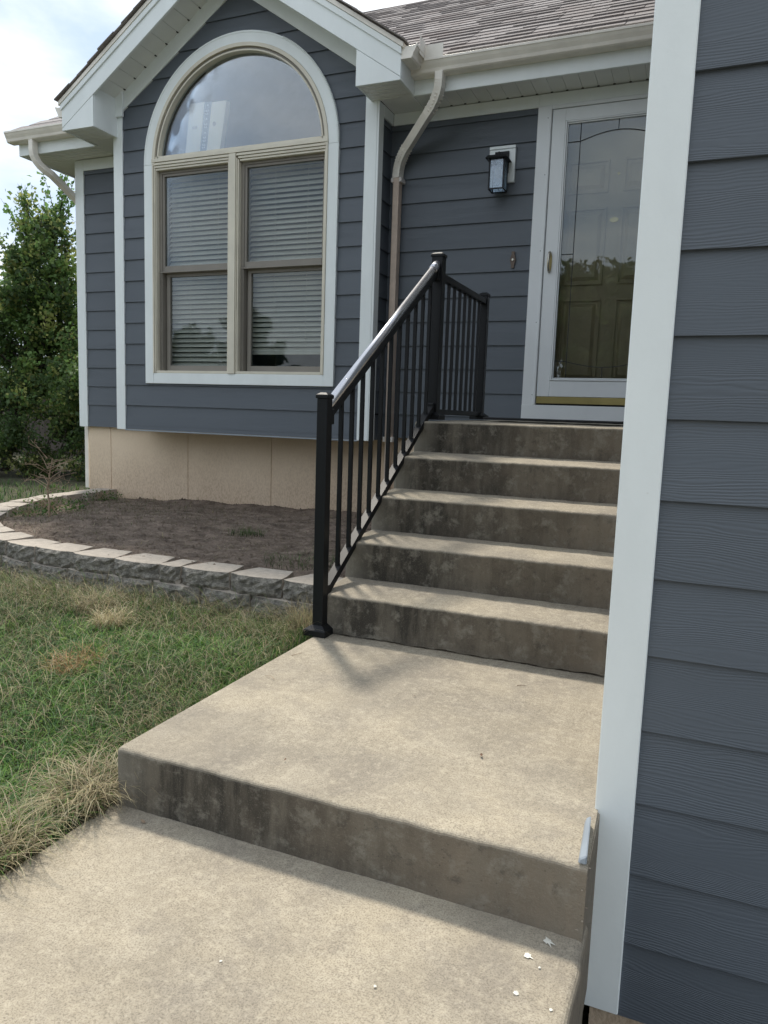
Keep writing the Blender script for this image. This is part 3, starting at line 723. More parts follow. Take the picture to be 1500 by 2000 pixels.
# double-hung units
for (a, b_) in ((WC-WR+.036, MX0-.001), (MX1+.001, WC+WR-.036)):
    zb, zt, zm = 1.393, 3.036, 2.235
    wsub('jamb', MB().box(a, a+.028, G+.012, G+.10, zb, zt).box(b_-.014, b_, G+.012, G+.10, zb, zt), m_taupe, .001)
    wsub('jamb', MB().box(a+.008, a+.012, G+.006, G+.012, zb, zm).box(a+.018, a+.022, G+.006, G+.012, zb, zm), m_taupe)
    wsub('jamb', MB().box(a+.028, b_-.014, G+.012, G+.10, zt-.020, zt), m_taupe, .001)
    # upper sash (outer)
    x0, x1 = a+.028, b_-.014
    wsub('sash', MB().box(x0, x0+.020, G+.020, G+.050, zm-.02, zt-.020).box(x1-.014, x1, G+.020, G+.050, zm-.02, zt-.020).box(x0+.020, x1-.014, G+.020, G+.050, zt-.040, zt-.020)
         .box(x0+.020, x1-.014, G+.018, G+.052, zm-.012, zm+.034), m_taupe, .0015)
    wsub('sash', MB().box(x0-.024, x1+.012, G+.004, G+.052, zm-.022, zm-.0125), m_taupe, .0015)
    wsub('pane', MB().box(x0+.020, x1-.014, G+.034, G+.038, zm+.034, zt-.040), m_glass)
    # lower sash (inner, set back)
    x0 += .012
    wsub('sash', MB().box(x0, x0+.034, G+.054, G+.085, zb, zm-.015).box(x1-.016, x1, G+.054, G+.085, zb, zm-.015).box(x0+.034, x1-.016, G+.054, G+.085, zb, zb+.048)
         .box(x0+.034, x1-.016, G+.054, G+.085, zm-.050, zm-.015), m_taupe, .0015)
    wsub('pane', MB().box(x0+.034, x1-.016, G+.068, G+.072, zb+.048, zm-.050), m_glass)
    wsub('latch', MB().box(b_-.024, b_-.014, G+.020, G+.034, 1.475, 1.481), m_came)
# room behind the window
rm = MB(); rm.box(XL+.1, XR-.1, 6.3, 6.32, .95, 3.5).box(XL+.08, XL+.1, G+.15, 6.3, .95, 3.5).box(XR-.1, XR-.08, G+.15, 6.3, .95, 3.5).box(XL+.1, XR-.1, G+.15, 6.3, .93, .95)
for s in (-1, 1): rm.prism([(CX, 4.35), (CX+s*1.14, 3.49), (CX+s*1.14, 3.51), (CX, 4.37)], 'y', G+.1, 6.3)
rm.prism([(CX-1.14, 3.5), (CX+1.14, 3.5), (CX, 4.35)], 'y', 6.28, 6.3)
ob('interior_wall', rm, m_room, house)
# blinds: one per double-hung unit, slats as parts
for idx, (a, b_, zlow) in enumerate(((WC-WR+.05, MX0-.004, 1.40), (MX1+.012, WC+WR-.045, 1.535))):
    bl = thing('window_blind', ((a+b_)/2, G+.14, 3.02), ['white venetian blind fully lowered behind the left window', 'white venetian blind raised slightly above the sill of the right window'][idx], 'blind', 'venetian blinds in the arched window')
    sm = MB(); wv = b_-a
    sm.hexa([(-wv/2, -.014, -.0185), (wv/2, -.014, -.0185), (wv/2, -.012, -.019), (-wv/2, -.012, -.019)], [(-wv/2, .016, .0165), (wv/2, .016, .0165), (wv/2, .018, .016), (-wv/2, .018, .016)])
    me = sm.mesh('slat'); me.materials.append(m_blind)
    z = 3.0
    while z > zlow+.035:
        o = bpy.data.objects.new('slat', me); link(o, bl, ((a+b_)/2, G+.14, z)); o.rotation_euler = (random.uniform(-.03, .03), random.uniform(-.0025, .0025), 0); z -= .0405
    ob('bottom_rail', MB().box(a, b_, G+.128, G+.152, z-.002, z+.020), m_blind, bl, bevel=.003)
    ob('headrail', MB().box(a, b_, G+.12, G+.16, 3.025, 3.07), m_blind, bl)
    for fx in (.32, .72):
        ob('ladder_cord', MB().box(a+wv*fx, a+wv*fx+.002, G+.1245, G+.1265, z, 3.03), m_blind, bl)
# carton standing in the arched window
ct = thing('carton', (-2.49, G+.06, 3.15), 'pale cardboard carton with a dark dotted strip standing in the arched window', 'carton')
yc = G+.027
def cardq(name, x0b, x1b, x0t, x1t, zb, zt, y0, y1, mat):
    b = MB(); b.hexa([(x0b,y0,zb),(x1b,y0,zb),(x1b,y1,zb),(x0b,y1,zb)], [(x0t,y0,zt),(x1t,y0,zt),(x1t,y1,zt),(x0t,y1,zt)]); return ob(name, b, mat, ct)
cardq('carton_panel', -2.694, -2.551, -2.643, -2.503, 3.135, 3.545, yc, yc+.05, m_card)
cardq('carton_strip', -2.550, -2.484, -2.502, -2.430, 3.135, 3.540, yc+.004, yc+.046, m_cardstrip)
cardq('carton_panel', -2.483, -2.352, -2.429, -2.288, 3.135, 3.532, yc, yc+.05, m_card)
def on_strip(t): return (-2.517+.05*t, 3.14+.40*t)
for t in (.05, .42, .68, .94):
    x, z = on_strip(t); b = MB(); b.prism([(x+.008*math.cos(i*.628), z+.008*math.sin(i*.628)) for i in range(10)], 'y', yc+.001, yc+.0035); ob('printed_dot', b, m_print, ct)
for t in (.14, .19, .27, .33, .53, .58, .78, .84):
    x, z = on_strip(t); b = MB(); b.box(x-.013, x+.013, yc+.001, yc+.0035, z-.006, z-.003).box(x-.013, x-.009, yc+.001, yc+.0035, z-.003, z+.006).box(x+.006, x+.010, yc+.001, yc+.0035, z-.003, z+.006)
    ob('printed_mark', b, m_print, ct)
b = MB(); b.prism([(-2.405+.016*math.cos(i*.52), 3.365+.018*math.sin(i*.52)) for i in range(12)], 'y', yc-.0015, yc+.001); ob('printed_mark', b, m_printd, ct)
b = MB()
for i in range(4): b.box(-2.62+i*.013, -2.613+i*.013, yc-.0015, yc+.001, 3.345, 3.368)
ob('printed_mark', b, m_printd, ct)
# ------------------------------------------------------------------ front door
dr = ob('door_surround', MB().box(.183, .283, D-.034, D+.03, 1.075, 3.262).box(.283, 1.24, D-.034, D+.03, 3.236, 3.262).box(.262, .2795, D-.040, D-.034, 1.19, 3.236), m_stormw, house, bevel=.002)
trim('door_sill', MB().box(.182, 1.24, D-.036, D+.03, 1.078, 1.187), .002, m_stormw)
ob('sill_gap', MB().box(.285, 1.22, D-.020, D+.02, 1.188, 1.199), m_dark, house)
sdoor = thing('dummy', (0,0,0), '', '') if False else None
door = ob('storm_door', MB().box(.287, .378, D-.030, D-.004, 1.250, 3.232).box(1.098, 1.19, D-.030, D-.004, 1.250, 3.232).box(.378, 1.098, D-.030, D-.004, 3.150, 3.232).box(.378, 1.098, D-.030, D-.004, 1.250, 1.362),
          m_stormw, house, bevel=.003, seg=2, label='white storm door with a full glass pane')
def dsub(name, b, mat, bev=0, **k): return ob(name, b, mat, door, bevel=bev, **k)
dsub('kickplate', MB().box(.288, 1.19, D-.034, D-.006, 1.200, 1.2475), m_gold, .002)
dsub('bead', MB().box(.380, .392, D-.036, D-.006, 1.364, 3.148).box(1.084, 1.096, D-.036, D-.006, 1.364, 3.148).box(.392, 1.084, D-.036, D-.006, 1.364, 1.376).box(.392, 1.084, D-.036, D-.006, 3.136, 3.148), m_stormw, .003)
dsub('bead', MB().box(.3935, .401, D-.030, D-.006, 1.3775, 3.134).box(1.075, 1.0825, D-.030, D-.006, 1.3775, 3.134).box(.401, 1.075, D-.030, D-.006, 1.3775, 1.385).box(.401, 1.075, D-.030, D-.006, 3.1265, 3.134), m_stormw, .002)
dsub('pane', MB().box(.401, 1.075, D-.018, D-.014, 1.385, 3.1265), m_dglass)
def came(p): b = MB(); b.tube(p, .0028, 6); dsub('came', b, m_came)
yc_ = D-.020
came([(.486, yc_, 1.386), (.486, yc_, 3.126)]); came([(.990, yc_, 1.386), (.990, yc_, 3.126)])
came([(.402, yc_, 3.006), (.486, yc_, 3.006)]); came([(.990, yc_, 3.006), (1.074, yc_, 3.006)]); came([(.402, yc_, 2.25), (.486, yc_, 2.25)])
came([(.486+.504*t, yc_, 3.006+.052*math.sin(math.pi*t)) for t in np.linspace(0, 1, 15)]); came([(.738, yc_, 3.058), (.738, yc_, 3.126)])
came([(.486+.504*t, yc_, 1.500-.038*math.sin(math.pi*t)) for t in np.linspace(0, 1, 15)]); came([(.738, yc_, 1.462), (.738, yc_, 1.386)])
came([(.402, yc_, 1.506), (.486, yc_, 1.500)])
# pull handle
hb = MB(); hx = .325
hb.tube([(hx, D-.034, 2.270), (hx, D-.050, 2.262), (hx, D-.066, 2.245), (hx, D-.070, 2.20), (hx, D-.066, 2.155), (hx, D-.050, 2.138), (hx, D-.034, 2.130)], [.007,.009,.008,.007,.008,.009,.007], 10)
hn = dsub('handle', hb, m_silver, label='metal pull handle'); hn.data.polygons.foreach_set('use_smooth', [True]*len(hn.data.polygons))
pb = MB(); pb.prism([(hx+.017*math.cos(i*.524)*(1 if abs(math.sin(i*.524)) < .9 else .6), 2.200+.078*math.sin(i*.524)) for i in range(12)], 'y', D-.0345, D-.029); dsub('handle_plate', pb, m_brass, .001)
for z in (1.26, 1.78, 2.28, 2.80, 3.18):
    ob('screw', MB().prism([(.2555+.003*math.cos(i*1.05), z+.003*math.sin(i*1.05)) for i in range(6)], 'y', D-.0362, D-.0335), m_came, house)
# inner front door with six raised panels
fd = ob('front_door', MB().box(.29, 1.21, D+.085, D+.12, 1.20, 3.24), m_door, house, label='beige panelled front door behind the storm door')
for (z0, z1) in ((1.36, 1.95), (2.05, 2.58), (2.68, 2.90)):
    for (x0, x1) in ((.41, .685), (.785, 1.06)):
        b = MB(); y = D+.085
        b.box(x0, x1, y-.014, y+.001, z0, z0+.014).box(x0, x1, y-.014, y+.001, z1-.014, z1).box(x0, x0+.014, y-.014, y+.001, z0+.014, z1-.014).box(x1-.014, x1, y-.014, y+.001, z0+.014, z1-.014)
        b.hexa([(x0+.03, y+.0005, z0+.03), (x1-.03, y+.0005, z0+.03), (x1-.03, y+.0005, z1-.03), (x0+.03, y+.0005, z1-.03)], [(x0+.05, y-.016, z0+.055), (x1-.055, y-.016, z0+.055), (x1-.055, y-.016, z1-.055), (x0+.055, y-.016, z1-.055)])
        ob('door_panel', b, m_door, fd, bevel=.002)
b = MB(); b.prism([(.748+.009*math.cos(i*.628), 2.80+.009*math.sin(i*.628)) for i in range(10)], 'y', D+.078, D+.086); ob('peephole', b, m_brass, fd)
b = MB(); b.prism([(.738+.03*math.cos(i*.52), 2.49+.018*math.sin(i*.52)) for i in range(12)], 'y', D+.074, D+.086); ob('knocker', b, m_brass, fd)
ob('interior_wall', MB().box(.20, .288, D+.03, D+.13, 1.08, 3.26), m_stormw, house)
# door mat
mb_ = MB()
mb_.box(.20, 1.16, 2.90, 3.45, 1.0705, 1.084)
dm = ob('door_mat', mb_, m_mat, bevel=.004); props(dm, 'flat black rubber mat lying on the stoop before the door', 'door mat')
# grey flashing left over at the foot of the garage corner
fl = MB(); fl.hexa([(GX0-.024, -.004, .165), (GX0-.017, -.004, .165), (GX0-.017, R-.01, .181), (GX0-.024, R-.01, .181)], [(GX0-.024, -.004, .172), (GX0-.017, -.004, .240), (GX0-.017, R-.01, .245), (GX0-.024, R-.01, .188)])
fl = MB(); fl.hexa([(1.241, .004, .1645), (1.259, .004, .1645), (1.246, .17, .1665), (1.232, .17, .1665)], [(1.244, .006, .176), (1.259, .006, .186), (1.246, .17, .188), (1.237, .17, .181)])
ob('corner_flashing', fl, m_grey, house, bevel=.003)
# ------------------------------------------------------------------ wall lantern
lan = thing('wall_lantern', (-.06, D-.02, 2.9), 'black wall lantern with ribbed clear glass on a white mounting block', 'lantern')
ob('mounting_block', MB().box(-.155, .036, D-.034, D-.004, 2.772, 3.003).box(-.155, .036, D-.038, D-.004, 3.005, 3.026), m_white, lan, bevel=.002)
LXc, LY = -.065, D-.105
ob('back_plate', MB().box(-.112, -.008, D-.046, D-.034, 2.835, 2.985), m_black, lan, bevel=.002)
ob('arm', MB().box(LXc-.010, LXc+.010, LY, D-.045, 2.945, 2.962).box(LXc-.006, LXc+.006, LY-.006, LY+.006, 2.925, 2.965), m_black, lan, bevel=.001)
ob('roof_plate', MB().hexa([(LXc-.080, LY-.080, 2.905), (LXc+.080, LY-.080, 2.905), (LXc+.080, LY+.066, 2.905), (LXc-.080, LY+.066, 2.905)], [(LXc-.066, LY-.066, 2.926), (LXc+.066, LY-.066, 2.926), (LXc+.066, LY+.060, 2.926), (LXc-.066, LY+.060, 2.926)]), m_black, lan, bevel=.001)
hw = .052; zb, zt = 2.705, 2.905
fb = MB()
for sx in (-1, 1):
    for sy in (-1, 1):
        x, y = LXc+sx*hw, LY+sy*hw; fb.box(x-.004, x+.004, y-.004, y+.004, zb, zt)
fb.box(LXc-hw-.004, LXc+hw+.004, LY-hw-.004, LY-hw+.004, zb-.008, zb).box(LXc-hw-.004, LXc+hw+.004, LY+hw-.004, LY+hw+.004, zb-.008, zb).box(LXc-hw-.004, LXc-hw+.004, LY-hw+.004, LY+hw-.004, zb-.008, zb).box(LXc+hw-.004, LXc+hw+.004, LY-hw+.004, LY+hw-.004, zb-.008, zb)
ob('cage', fb, m_black, lan)
for k, (ax, sgn) in enumerate((('y', -1), ('y', 1), ('x', -1), ('x', 1))):
    b = MB(); n = 12
    for i in range(n):
        u0 = -hw+.005+i*(2*hw-.01)/n; u1 = u0+(2*hw-.01)/n; um = (u0+u1)/2; c0 = sgn*hw; c1 = sgn*(hw+.003)
        if ax == 'y': b.prism([(LXc+u0, LY+c0), (LXc+um, LY+c1), (LXc+u1, LY+c0), (LXc+um, LY+c0-sgn*.001)], 'z', zb, zt)
        else: b.prism([(LXc+c0, LY+u0), (LXc+c1, LY+um), (LXc+c0, LY+u1), (LXc+c0-sgn*.001, LY+um)], 'z', zb, zt)
    ob('glass_pane', b, m_rglass, lan)
bb = MB(); bb.tube([(LXc, LY, 2.90), (LXc, LY, 2.875), (LXc, LY, 2.86), (LXc, LY, 2.83), (LXc, LY, 2.80), (LXc, LY, 2.785)], [.012, .013, .018, .026, .020, .006], 12)
ob('bulb', bb, m_bulb, lan, smooth=True)
# ornamental hook plate
hk = thing('wall_hook', (.055, D-.02, 2.23), 'small bronze ornamental doorbell plate on the siding left of the door', 'doorbell')
pl = []
for i in range(24):
    a = i*2*math.pi/24; s_ = math.sin(a); c_ = math.cos(a)
    wd = .019*(1-abs(s_))**.8+.006*(abs(s_) > .75)+.003; pl.append((.055+math.copysign(wd, c_) if abs(c_) > .01 else .055, 2.231+.060*s_))
b = MB(); b.prism(pl, 'y', D-.024, D-.012); ob('plate', b, m_bronze, hk, bevel=.001)
b = MB(); b.prism([(.055+.008*math.cos(i*.628), 2.231+.008*math.sin(i*.628)) for i in range(10)], 'y', D-.030, D-.023); ob('button', b, m_silver, hk)
# ------------------------------------------------------------------ railing
rail = thing('stair_railing', (.03, 1.155, .17), 'black metal stair railing with square balusters running up to the stoop', 'railing')
PXc = .032
def post(y, zb, zt, w, bw):
    h = w/2; g = bw/2; c = h+.0045
    p = ob('post', MB().box(PXc-h, PXc+h, y-h, y+h, zb+.02, zt-.018), m_black, rail, bevel=.002)
    b = MB(); b.box(PXc-g, PXc+g, y-g, y+g, zb+.001, zb+.026)
    b.hexa([(PXc-g+.001, y-g+.001, zb+.026), (PXc+g-.001, y-g+.001, zb+.026), (PXc+g-.001, y+g-.001, zb+.026), (PXc-g+.001, y+g-.001, zb+.026)], [(PXc-h-.003, y-h-.003, zb+.043), (PXc+h+.003, y-h-.003, zb+.043), (PXc+h+.003, y+h+.003, zb+.043), (PXc-h-.003, y+h+.003, zb+.043)])
    ob('base_cover', b, m_black, p, bevel=.0015)
    b = MB(); b.box(PXc-c, PXc+c, y-c, y+c, zt-.018, zt-.004)
    b.hexa([(PXc-c, y-c, zt-.004), (PXc+c, y-c, zt-.004), (PXc+c, y+c, zt-.004), (PXc-c, y+c, zt-.004)], [(PXc-h*.6, y-h*.6, zt+.005), (PXc+h*.6, y-h*.6, zt+.005), (PXc+h*.6, y+h*.6, zt+.005), (PXc-h*.6, y+h*.6, zt+.005)])
    ob('cap', b, m_black, p, bevel=.0015)
PY1, PY2, PY3 = 1.155, 2.46, 3.415
ST = 1.0665
post(PY1, h1+.010, 1.150, .046, .100); post(PY2, ST-.008, 1.950, .062, .110); post(PY3, ST+.001, 1.893, .052, .105)
def zr(y): return 1.139+.630*(y-1.235)      # handrail centre
b = MB(); ya, yb = PY1+.025, PY2-.05
b.tube([(PXc, ya, zr(ya)), (PXc, yb-.03, zr(yb-.03))], .0190, 20)
ob('handrail', b, m_hrail, rail, smooth=True)
ob('handrail_collar', MB().tube([(PXc, yb-.045, zr(yb-.045)), (PXc, yb+.02, zr(yb+.02))], .0225, 18), m_hrail, rail, smooth=True)
def sloped(y0, y1, zc0, sl, hh, wx):
    b = MB(); b.prism([(y0, zc0(y0)-hh/2), (y1, zc0(y1)-hh/2), (y1, zc0(y1)+hh/2), (y0, zc0(y0)+hh/2)], 'x', PXc-wx/2, PXc+wx/2); return b
ob('rail_channel', sloped(PY1+.022, PY2-.031, lambda y: zr(y)-.040, 0, .038, .028), m_black, rail, bevel=.002)
zb_f = lambda y: .380+.632*(y-1.243)
ob('bottom_rail', sloped(PY1+.022, PY2-.031, zb_f, 0, .036, .040), m_black, rail, bevel=.002)
for (y, f) in ((PY1+.034, zb_f), (PY2-.044, zb_f), (PY1+.034, lambda q: zr(q)-.045), (PY2-.044, lambda q: zr(q)-.045)):
    ob('bracket', MB().box(PXc-.022, PXc+.022, y-.012, y+.012, f(y)-.034, f(y)+.028), m_black, rail, bevel=.003)
for i in range(11):
    y = 1.306+i*.1034; z0 = zb_f(y)+.012; z1 = zr(y)-.045
    ob('baluster', MB().box(PXc-.008, PXc+.008, y-.008, y+.008, z0, z1), m_black, rail)
ob('support_block', MB().box(PXc-.010, PXc+.010, 1.765, 1.79, .70, .715), m_black, rail)
ob('guard_rail', MB().box(PXc-.020, PXc+.020, PY2+.031, PY3-.026, 1.822, 1.856), m_black, rail, bevel=.003)
ob('guard_rail', MB().box(PXc-.016, PXc+.016, PY2+.031, PY3-.026, 1.088, 1.118), m_black, rail, bevel=.002)
for i in range(7):
    y = 2.652+i*.1065
    ob('baluster', MB().box(PXc-.008, PXc+.008, y-.008, y+.008, 1.117, 1.823), m_black, rail)
# ------------------------------------------------------------------ retaining wall of split-face blocks
wallT = thing('retaining_wall', (-1.2, 1.5, .1), 'low curved retaining wall of grey split face blocks round the planting bed', 'retaining wall')
def block_mesh(wf, wb, dp, h, seed, deep=True):
    rs = np.random.default_rng(seed); b = MB()
    nx_, nz_ = 9, 5
    base = len(b.v)
    for j in range(nz_+1):
        for i in range(nx_+1):
            x = -wf/2+wf*i/nx_; z = h*j/nz_
            ed = min(i, nx_-i, 2)/2; ez = min(j, nz_-j, 1)
            y = -.016*ed*(.3+.7*ez)+rs.uniform(-.009, .009)*(1 if j < nz_ else .5)+.016*(1-ed)
            b.v.append((x, y, z))
    for j in range(nz_):
        for i in range(nx_):
            q = base+j*(nx_+1)+i; b.f.append((q, q+1, q+nx_+2, q+nx_+1))
    n = len(b.v)
    b.v += [(-wf/2+.012, dp*.45, 0), (wf/2-.012, dp*.45, 0), (wb/2, dp, 0), (-wb/2, dp, 0), (-wf/2+.012, dp*.45, h), (wf/2-.012, dp*.45, h), (wb/2, dp, h), (-wb/2, dp, h)]
    tl_ = base+nz_*(nx_+1); tops = [tl_+i for i in range(nx_+1)]
    b.f.append(tuple(tops+[n+5, n+6, n+7, n+4])); bots = [base+i for i in range(nx_+1)]
    b.f.append(tuple(bots[::-1]+[n, n+3, n+2, n+1]))
    lc = [base+j*(nx_+1) for j in range(nz_+1)]; rc = [base+j*(nx_+1)+nx_ for j in range(nz_+1)]
    b.f.append(tuple(lc+[n+4, n])); b.f.append(tuple(rc[::-1]+[n+1, n+5]))
    b.f += [(n, n+4, n+7, n+3), (n+1, n+2, n+6, n+5), (n+3, n+7, n+6, n+2)]
    me = b.mesh('block'); me.materials.append(m_block); me.materials.append(m_blocktop)
    for p in me.polygons:
        if p.normal.z > .8 or p.normal.y > .5 or abs(p.normal.x) > .75: p.material_index = 1
    return me
bvar = [block_mesh(.288, .20, .20, .089, i) for i in range(5)]; bnar = block_mesh(.125, .09, .18, .089, 9)
def curve_pts():
    P_ = [(-.02, 1.46), (-.6, 1.475), (-1.3, 1.475), (-1.9, 1.50), (-2.35, 1.58), (-2.85, 1.80), (-3.25, 2.12), (-3.55, 2.50), (-3.78, 2.95), (-3.93, 3.45), (-3.99, 3.95), (-4.0, 4.15)]
    dense = []
    for i in range(len(P_)-1):
        for t in np.linspace(0, 1, 40, endpoint=False): dense.append(((1-t)*P_[i][0]+t*P_[i+1][0], (1-t)*P_[i][1]+t*P_[i+1][1]))
    dense.append(P_[-1]); return dense
CP = curve_pts()
def place_row(zt, off, setb, seq_narrow):
    s_ = off; k = 0; acc = [0]
    for i in range(1, len(CP)): acc.append(acc[-1]+math.dist(CP[i], CP[i-1]))
    def at(q):
        q = max(0, min(acc[-1], q)); i = min(len(CP)-2, max(0, np.searchsorted(acc, q)-1)); t = (q-acc[i])/(acc[i+1]-acc[i]); return ((1-t)*CP[i][0]+t*CP[i+1][0], (1-t)*CP[i][1]+t*CP[i+1][1])
    while s_ < acc[-1]-.10:
        wv = .125 if k == seq_narrow else .288; me = bnar if k == seq_narrow else bvar[random.randrange(5)]
        a = at(s_); c = at(min(s_+wv, acc[-1])); mx, my = (a[0]+c[0])/2, (a[1]+c[1])/2; th = math.atan2(a[1]-c[1], a[0]-c[0])
        n_ = (math.sin(th), -math.cos(th))
        frac = s_/acc[-1]; zz = zt-.03*frac
        o = bpy.data.objects.new('block', me); link(o, wallT, (mx+n_[0]*setb, my+n_[1]*setb, zz-.089+random.uniform(-.002, .002)))
        o.rotation_euler = (random.uniform(-.02, .02), random.uniform(-.015, .015), th+random.uniform(-.05, .05)); s_ += wv+.007; k += 1
place_row(.295, .03, 0, 3); place_row(.204, -.10, .016, -1); place_row(.113, .0, .03, -1)
# ------------------------------------------------------------------ planting bed
def bed_z(x, y):
    x = np.asarray(x, float); y = np.asarray(y, float)
    z = .262-.045*sst(1.7, 4.1, y)+.018*np.sin(x*2.3+1)*np.sin(y*2.9)+.006*np.sin(x*9+y*5)+.005*np.sin(x*17-y*13)
    z = z-.045*sst(-2.6, -3.8, x)*1.0+.03*np.exp(-((y-4.1)/.12)**2)*sst(-3.9, -2.6, x)
    return z
xs = np.linspace(-4.1, .02, 330); ys = np.linspace(1.52, 4.2, 220)
cpa = np.array(CP)
def inside_bed(x, y, m=.06):
    x = np.asarray(x); y = np.asarray(y)
    lim = np.interp(-x, -cpa[:, 0], cpa[:, 1])
    return (y > lim+m) & (x > -3.98+m)
Xb, Yb = np.meshgrid(xs, ys); Zb = bed_z(Xb, Yb)+rng.normal(0, .0030, Xb.shape)+rng.normal(0, .008, Xb.shape)*(rng.random(Xb.shape) > .95)
bm_ = MB(); bm_.v = list(zip(Xb.ravel().tolist(), Yb.ravel().tolist(), Zb.ravel().tolist())); nxx = len(xs)
ins = inside_bed(Xb, Yb, .07).ravel()
bm_.f = [(j*nxx+i, j*nxx+i+1, (j+1)*nxx+i+1, (j+1)*nxx+i) for j in range(len(ys)-1) for i in range(nxx-1) if ins[j*nxx+i] or ins[(j+1)*nxx+i+1]]
ob('planting_bed', bm_, m_soil, kind='structure', smooth=True)
cl = MB()
def clod(b, x, y, z, s):
    q = [(1,0,0),(-.5,.85,0),(-.5,-.85,0),(0,0,.9),(.1,.1,-.6)]
    a = random.random()*6.28; n = len(b.v)
    for u, v, t in q:
        u, v = u*math.cos(a)-v*math.sin(a), u*math.sin(a)+v*math.cos(a); b.v.append((x+s*u*random.uniform(.7,1.3), y+s*v*random.uniform(.7,1.3), z+s*t*random.uniform(.4,.9)))
    b.f += [(n,n+1,n+3),(n+1,n+2,n+3),(n+2,n,n+3),(n+1,n,n+4),(n+2,n+1,n+4),(n,n+2,n+4)]
for _ in range(7000):
    x = random.uniform(-4, .0); y = random.uniform(1.6, 4.15)
    if inside_bed(x, y, .16): clod(cl, x, y, float(bed_z(x, y)), random.choice([.004,.005,.006,.008,.012,.016]))
ob('soil_clods', cl, m_soil, kind='stuff', label='loose clods over the bare planting bed', category='soil') if False else props(ob('soil_clods', cl, m_soil), 'loose dark clods strewn over the bare planting bed', 'soil', kind='stuff')
cl = MB()
for _ in range(1100):
    x = random.uniform(-4, .0); y = random.uniform(1.6, 4.15)
    if inside_bed(x, y, .16): clod(cl, x, y, float(bed_z(x, y))+.002, random.choice([.002,.003,.004,.006]))
m_chip = tinted('pale_chip', (.34,.29,.23), .3, 60, .9, .003, 200); props(ob('gravel_chips', cl, m_chip), 'pale stone and bark chips scattered on the bed', 'chips', kind='stuff')
# ------------------------------------------------------------------ grass blades (numpy built)
def blades(name, P, h, wdt, lean, az, colr, curl=1.0, seg=4, root_shade=.26):
    n = len(P); t = np.linspace(0, 1, seg+1)
    dirx, diry = np.cos(az), np.sin(az)
    V = np.zeros((n, seg+1, 2, 3)); cv = np.zeros((n, seg+1, 2, 4)); cv[..., 3] = 1
    for i, tt_ in enumerate(t):
        th = lean*(tt_**curl)
        up_ = h*(np.sin(np.clip(1.57-th*.0, 0, 1.57))*tt_)*np.cos(th*.9); out_ = h*tt_*np.sin(th)
        cx_ = P[:, 0]+dirx*out_; cy_ = P[:, 1]+diry*out_; cz_ = P[:, 2]+np.maximum(up_, .002)
        wv = wdt*(1-tt_**1.6)*.5+.0001
        V[:, i, 0] = np.stack([cx_-diry*wv, cy_+dirx*wv, cz_], 1); V[:, i, 1] = np.stack([cx_+diry*wv, cy_-dirx*wv, cz_], 1)
        k = root_shade+(1-root_shade)*min(1, tt_*1.6); cv[:, i, :, :3] = (colr*k)[:, None, :]  # colour darkened toward the root, painting in the shadow between blades
    me = bpy.data.meshes.new(name); nv = n*(seg+1)*2; me.vertices.add(nv); me.vertices.foreach_set('co', V.reshape(-1))
    base = (np.arange(n)*(seg+1)*2)[:, None, None]; s_ = (np.arange(seg)*2)[None, :, None]
    q = np.array([0, 1, 3, 2])[None, None, :]; idx = (base+s_+q).reshape(-1); nf = n*seg
    me.loops.add(nf*4); me.loops.foreach_set('vertex_index', idx.astype(np.int32)); me.polygons.add(nf)
    me.polygons.foreach_set('loop_start', (np.arange(nf)*4).astype(np.int32)); me.polygons.foreach_set('loop_total', np.full(nf, 4, np.int32)); me.update(calc_edges=True)
    at = me.color_attributes.new('col', 'FLOAT_COLOR', 'POINT'); at.data.foreach_set('color', cv.reshape(-1))
    me.materials.append(m_grass); me.polygons.foreach_set('use_smooth', [True]*nf); return me
GREEN = np.array([[.075,.185,.030],[.115,.255,.040],[.055,.125,.040],[.19,.31,.065],[.11,.20,.085]]); STRAW = np.array([[.42,.36,.20],[.34,.28,.16],[.50,.44,.27],[.26,.20,.12],[.36,.33,.22]])
def pick(pal, n): return pal[rng.integers(0, len(pal), n)]*rng.uniform(.75, 1.25, (n, 1))
def patchy(x, y):
    return .5+.28*np.sin(x*3.1+1.3*np.sin(y*2.3))+.25*np.sin(y*4.3+x*1.7+.8)+.18*np.sin(x*9.1+y*7.7)
def leafmesh(centers, size, colr, seed, normal_up=.4, long=1.6):
    rs = np.random.default_rng(seed); n = len(centers)
    u = rs.normal(size=(n, 3)); u /= np.linalg.norm(u, axis=1)[:, None]
    v = rs.normal(size=(n, 3)); v[:, 2] += normal_up*0; v -= (v*u).sum(1)[:, None]*u; v /= np.linalg.norm(v, axis=1)[:, None]
    s = (size*rs.uniform(.5, 1.35, n))[:, None]; wv = s*.5/long*1.15
    fold = np.cross(u, v)*s*.10
    V = np.stack([centers-u*s*.5, centers+v*wv-u*s*.05+fold, centers+u*s*.5, centers-v*wv-u*s*.05+fold], 1)
    me = bpy.data.meshes.new('leaves'); me.vertices.add(n*4); me.vertices.foreach_set('co', V.reshape(-1))
    idx = (np.arange(n)[:, None]*4+np.array([0,1,2,0,2,3])[None]).reshape(-1); me.loops.add(n*6); me.loops.foreach_set('vertex_index', idx.astype(np.int32))
    me.polygons.add(n*2); me.polygons.foreach_set('loop_start', (np.arange(n*2)*3).astype(np.int32)); me.polygons.foreach_set('loop_total', np.full(n*2, 3, np.int32)); me.update(calc_edges=True)
    cc = np.ones((n, 4, 4)); cc[..., :3] = colr[:, None, :]; at = me.color_attributes.new('col', 'FLOAT_COLOR', 'POINT'); at.data.foreach_set('color', cc.reshape(-1)); me.materials.append(m_leaf); return me
wallline = lambda x: np.interp(-x, -cpa[:, 0], cpa[:, 1])
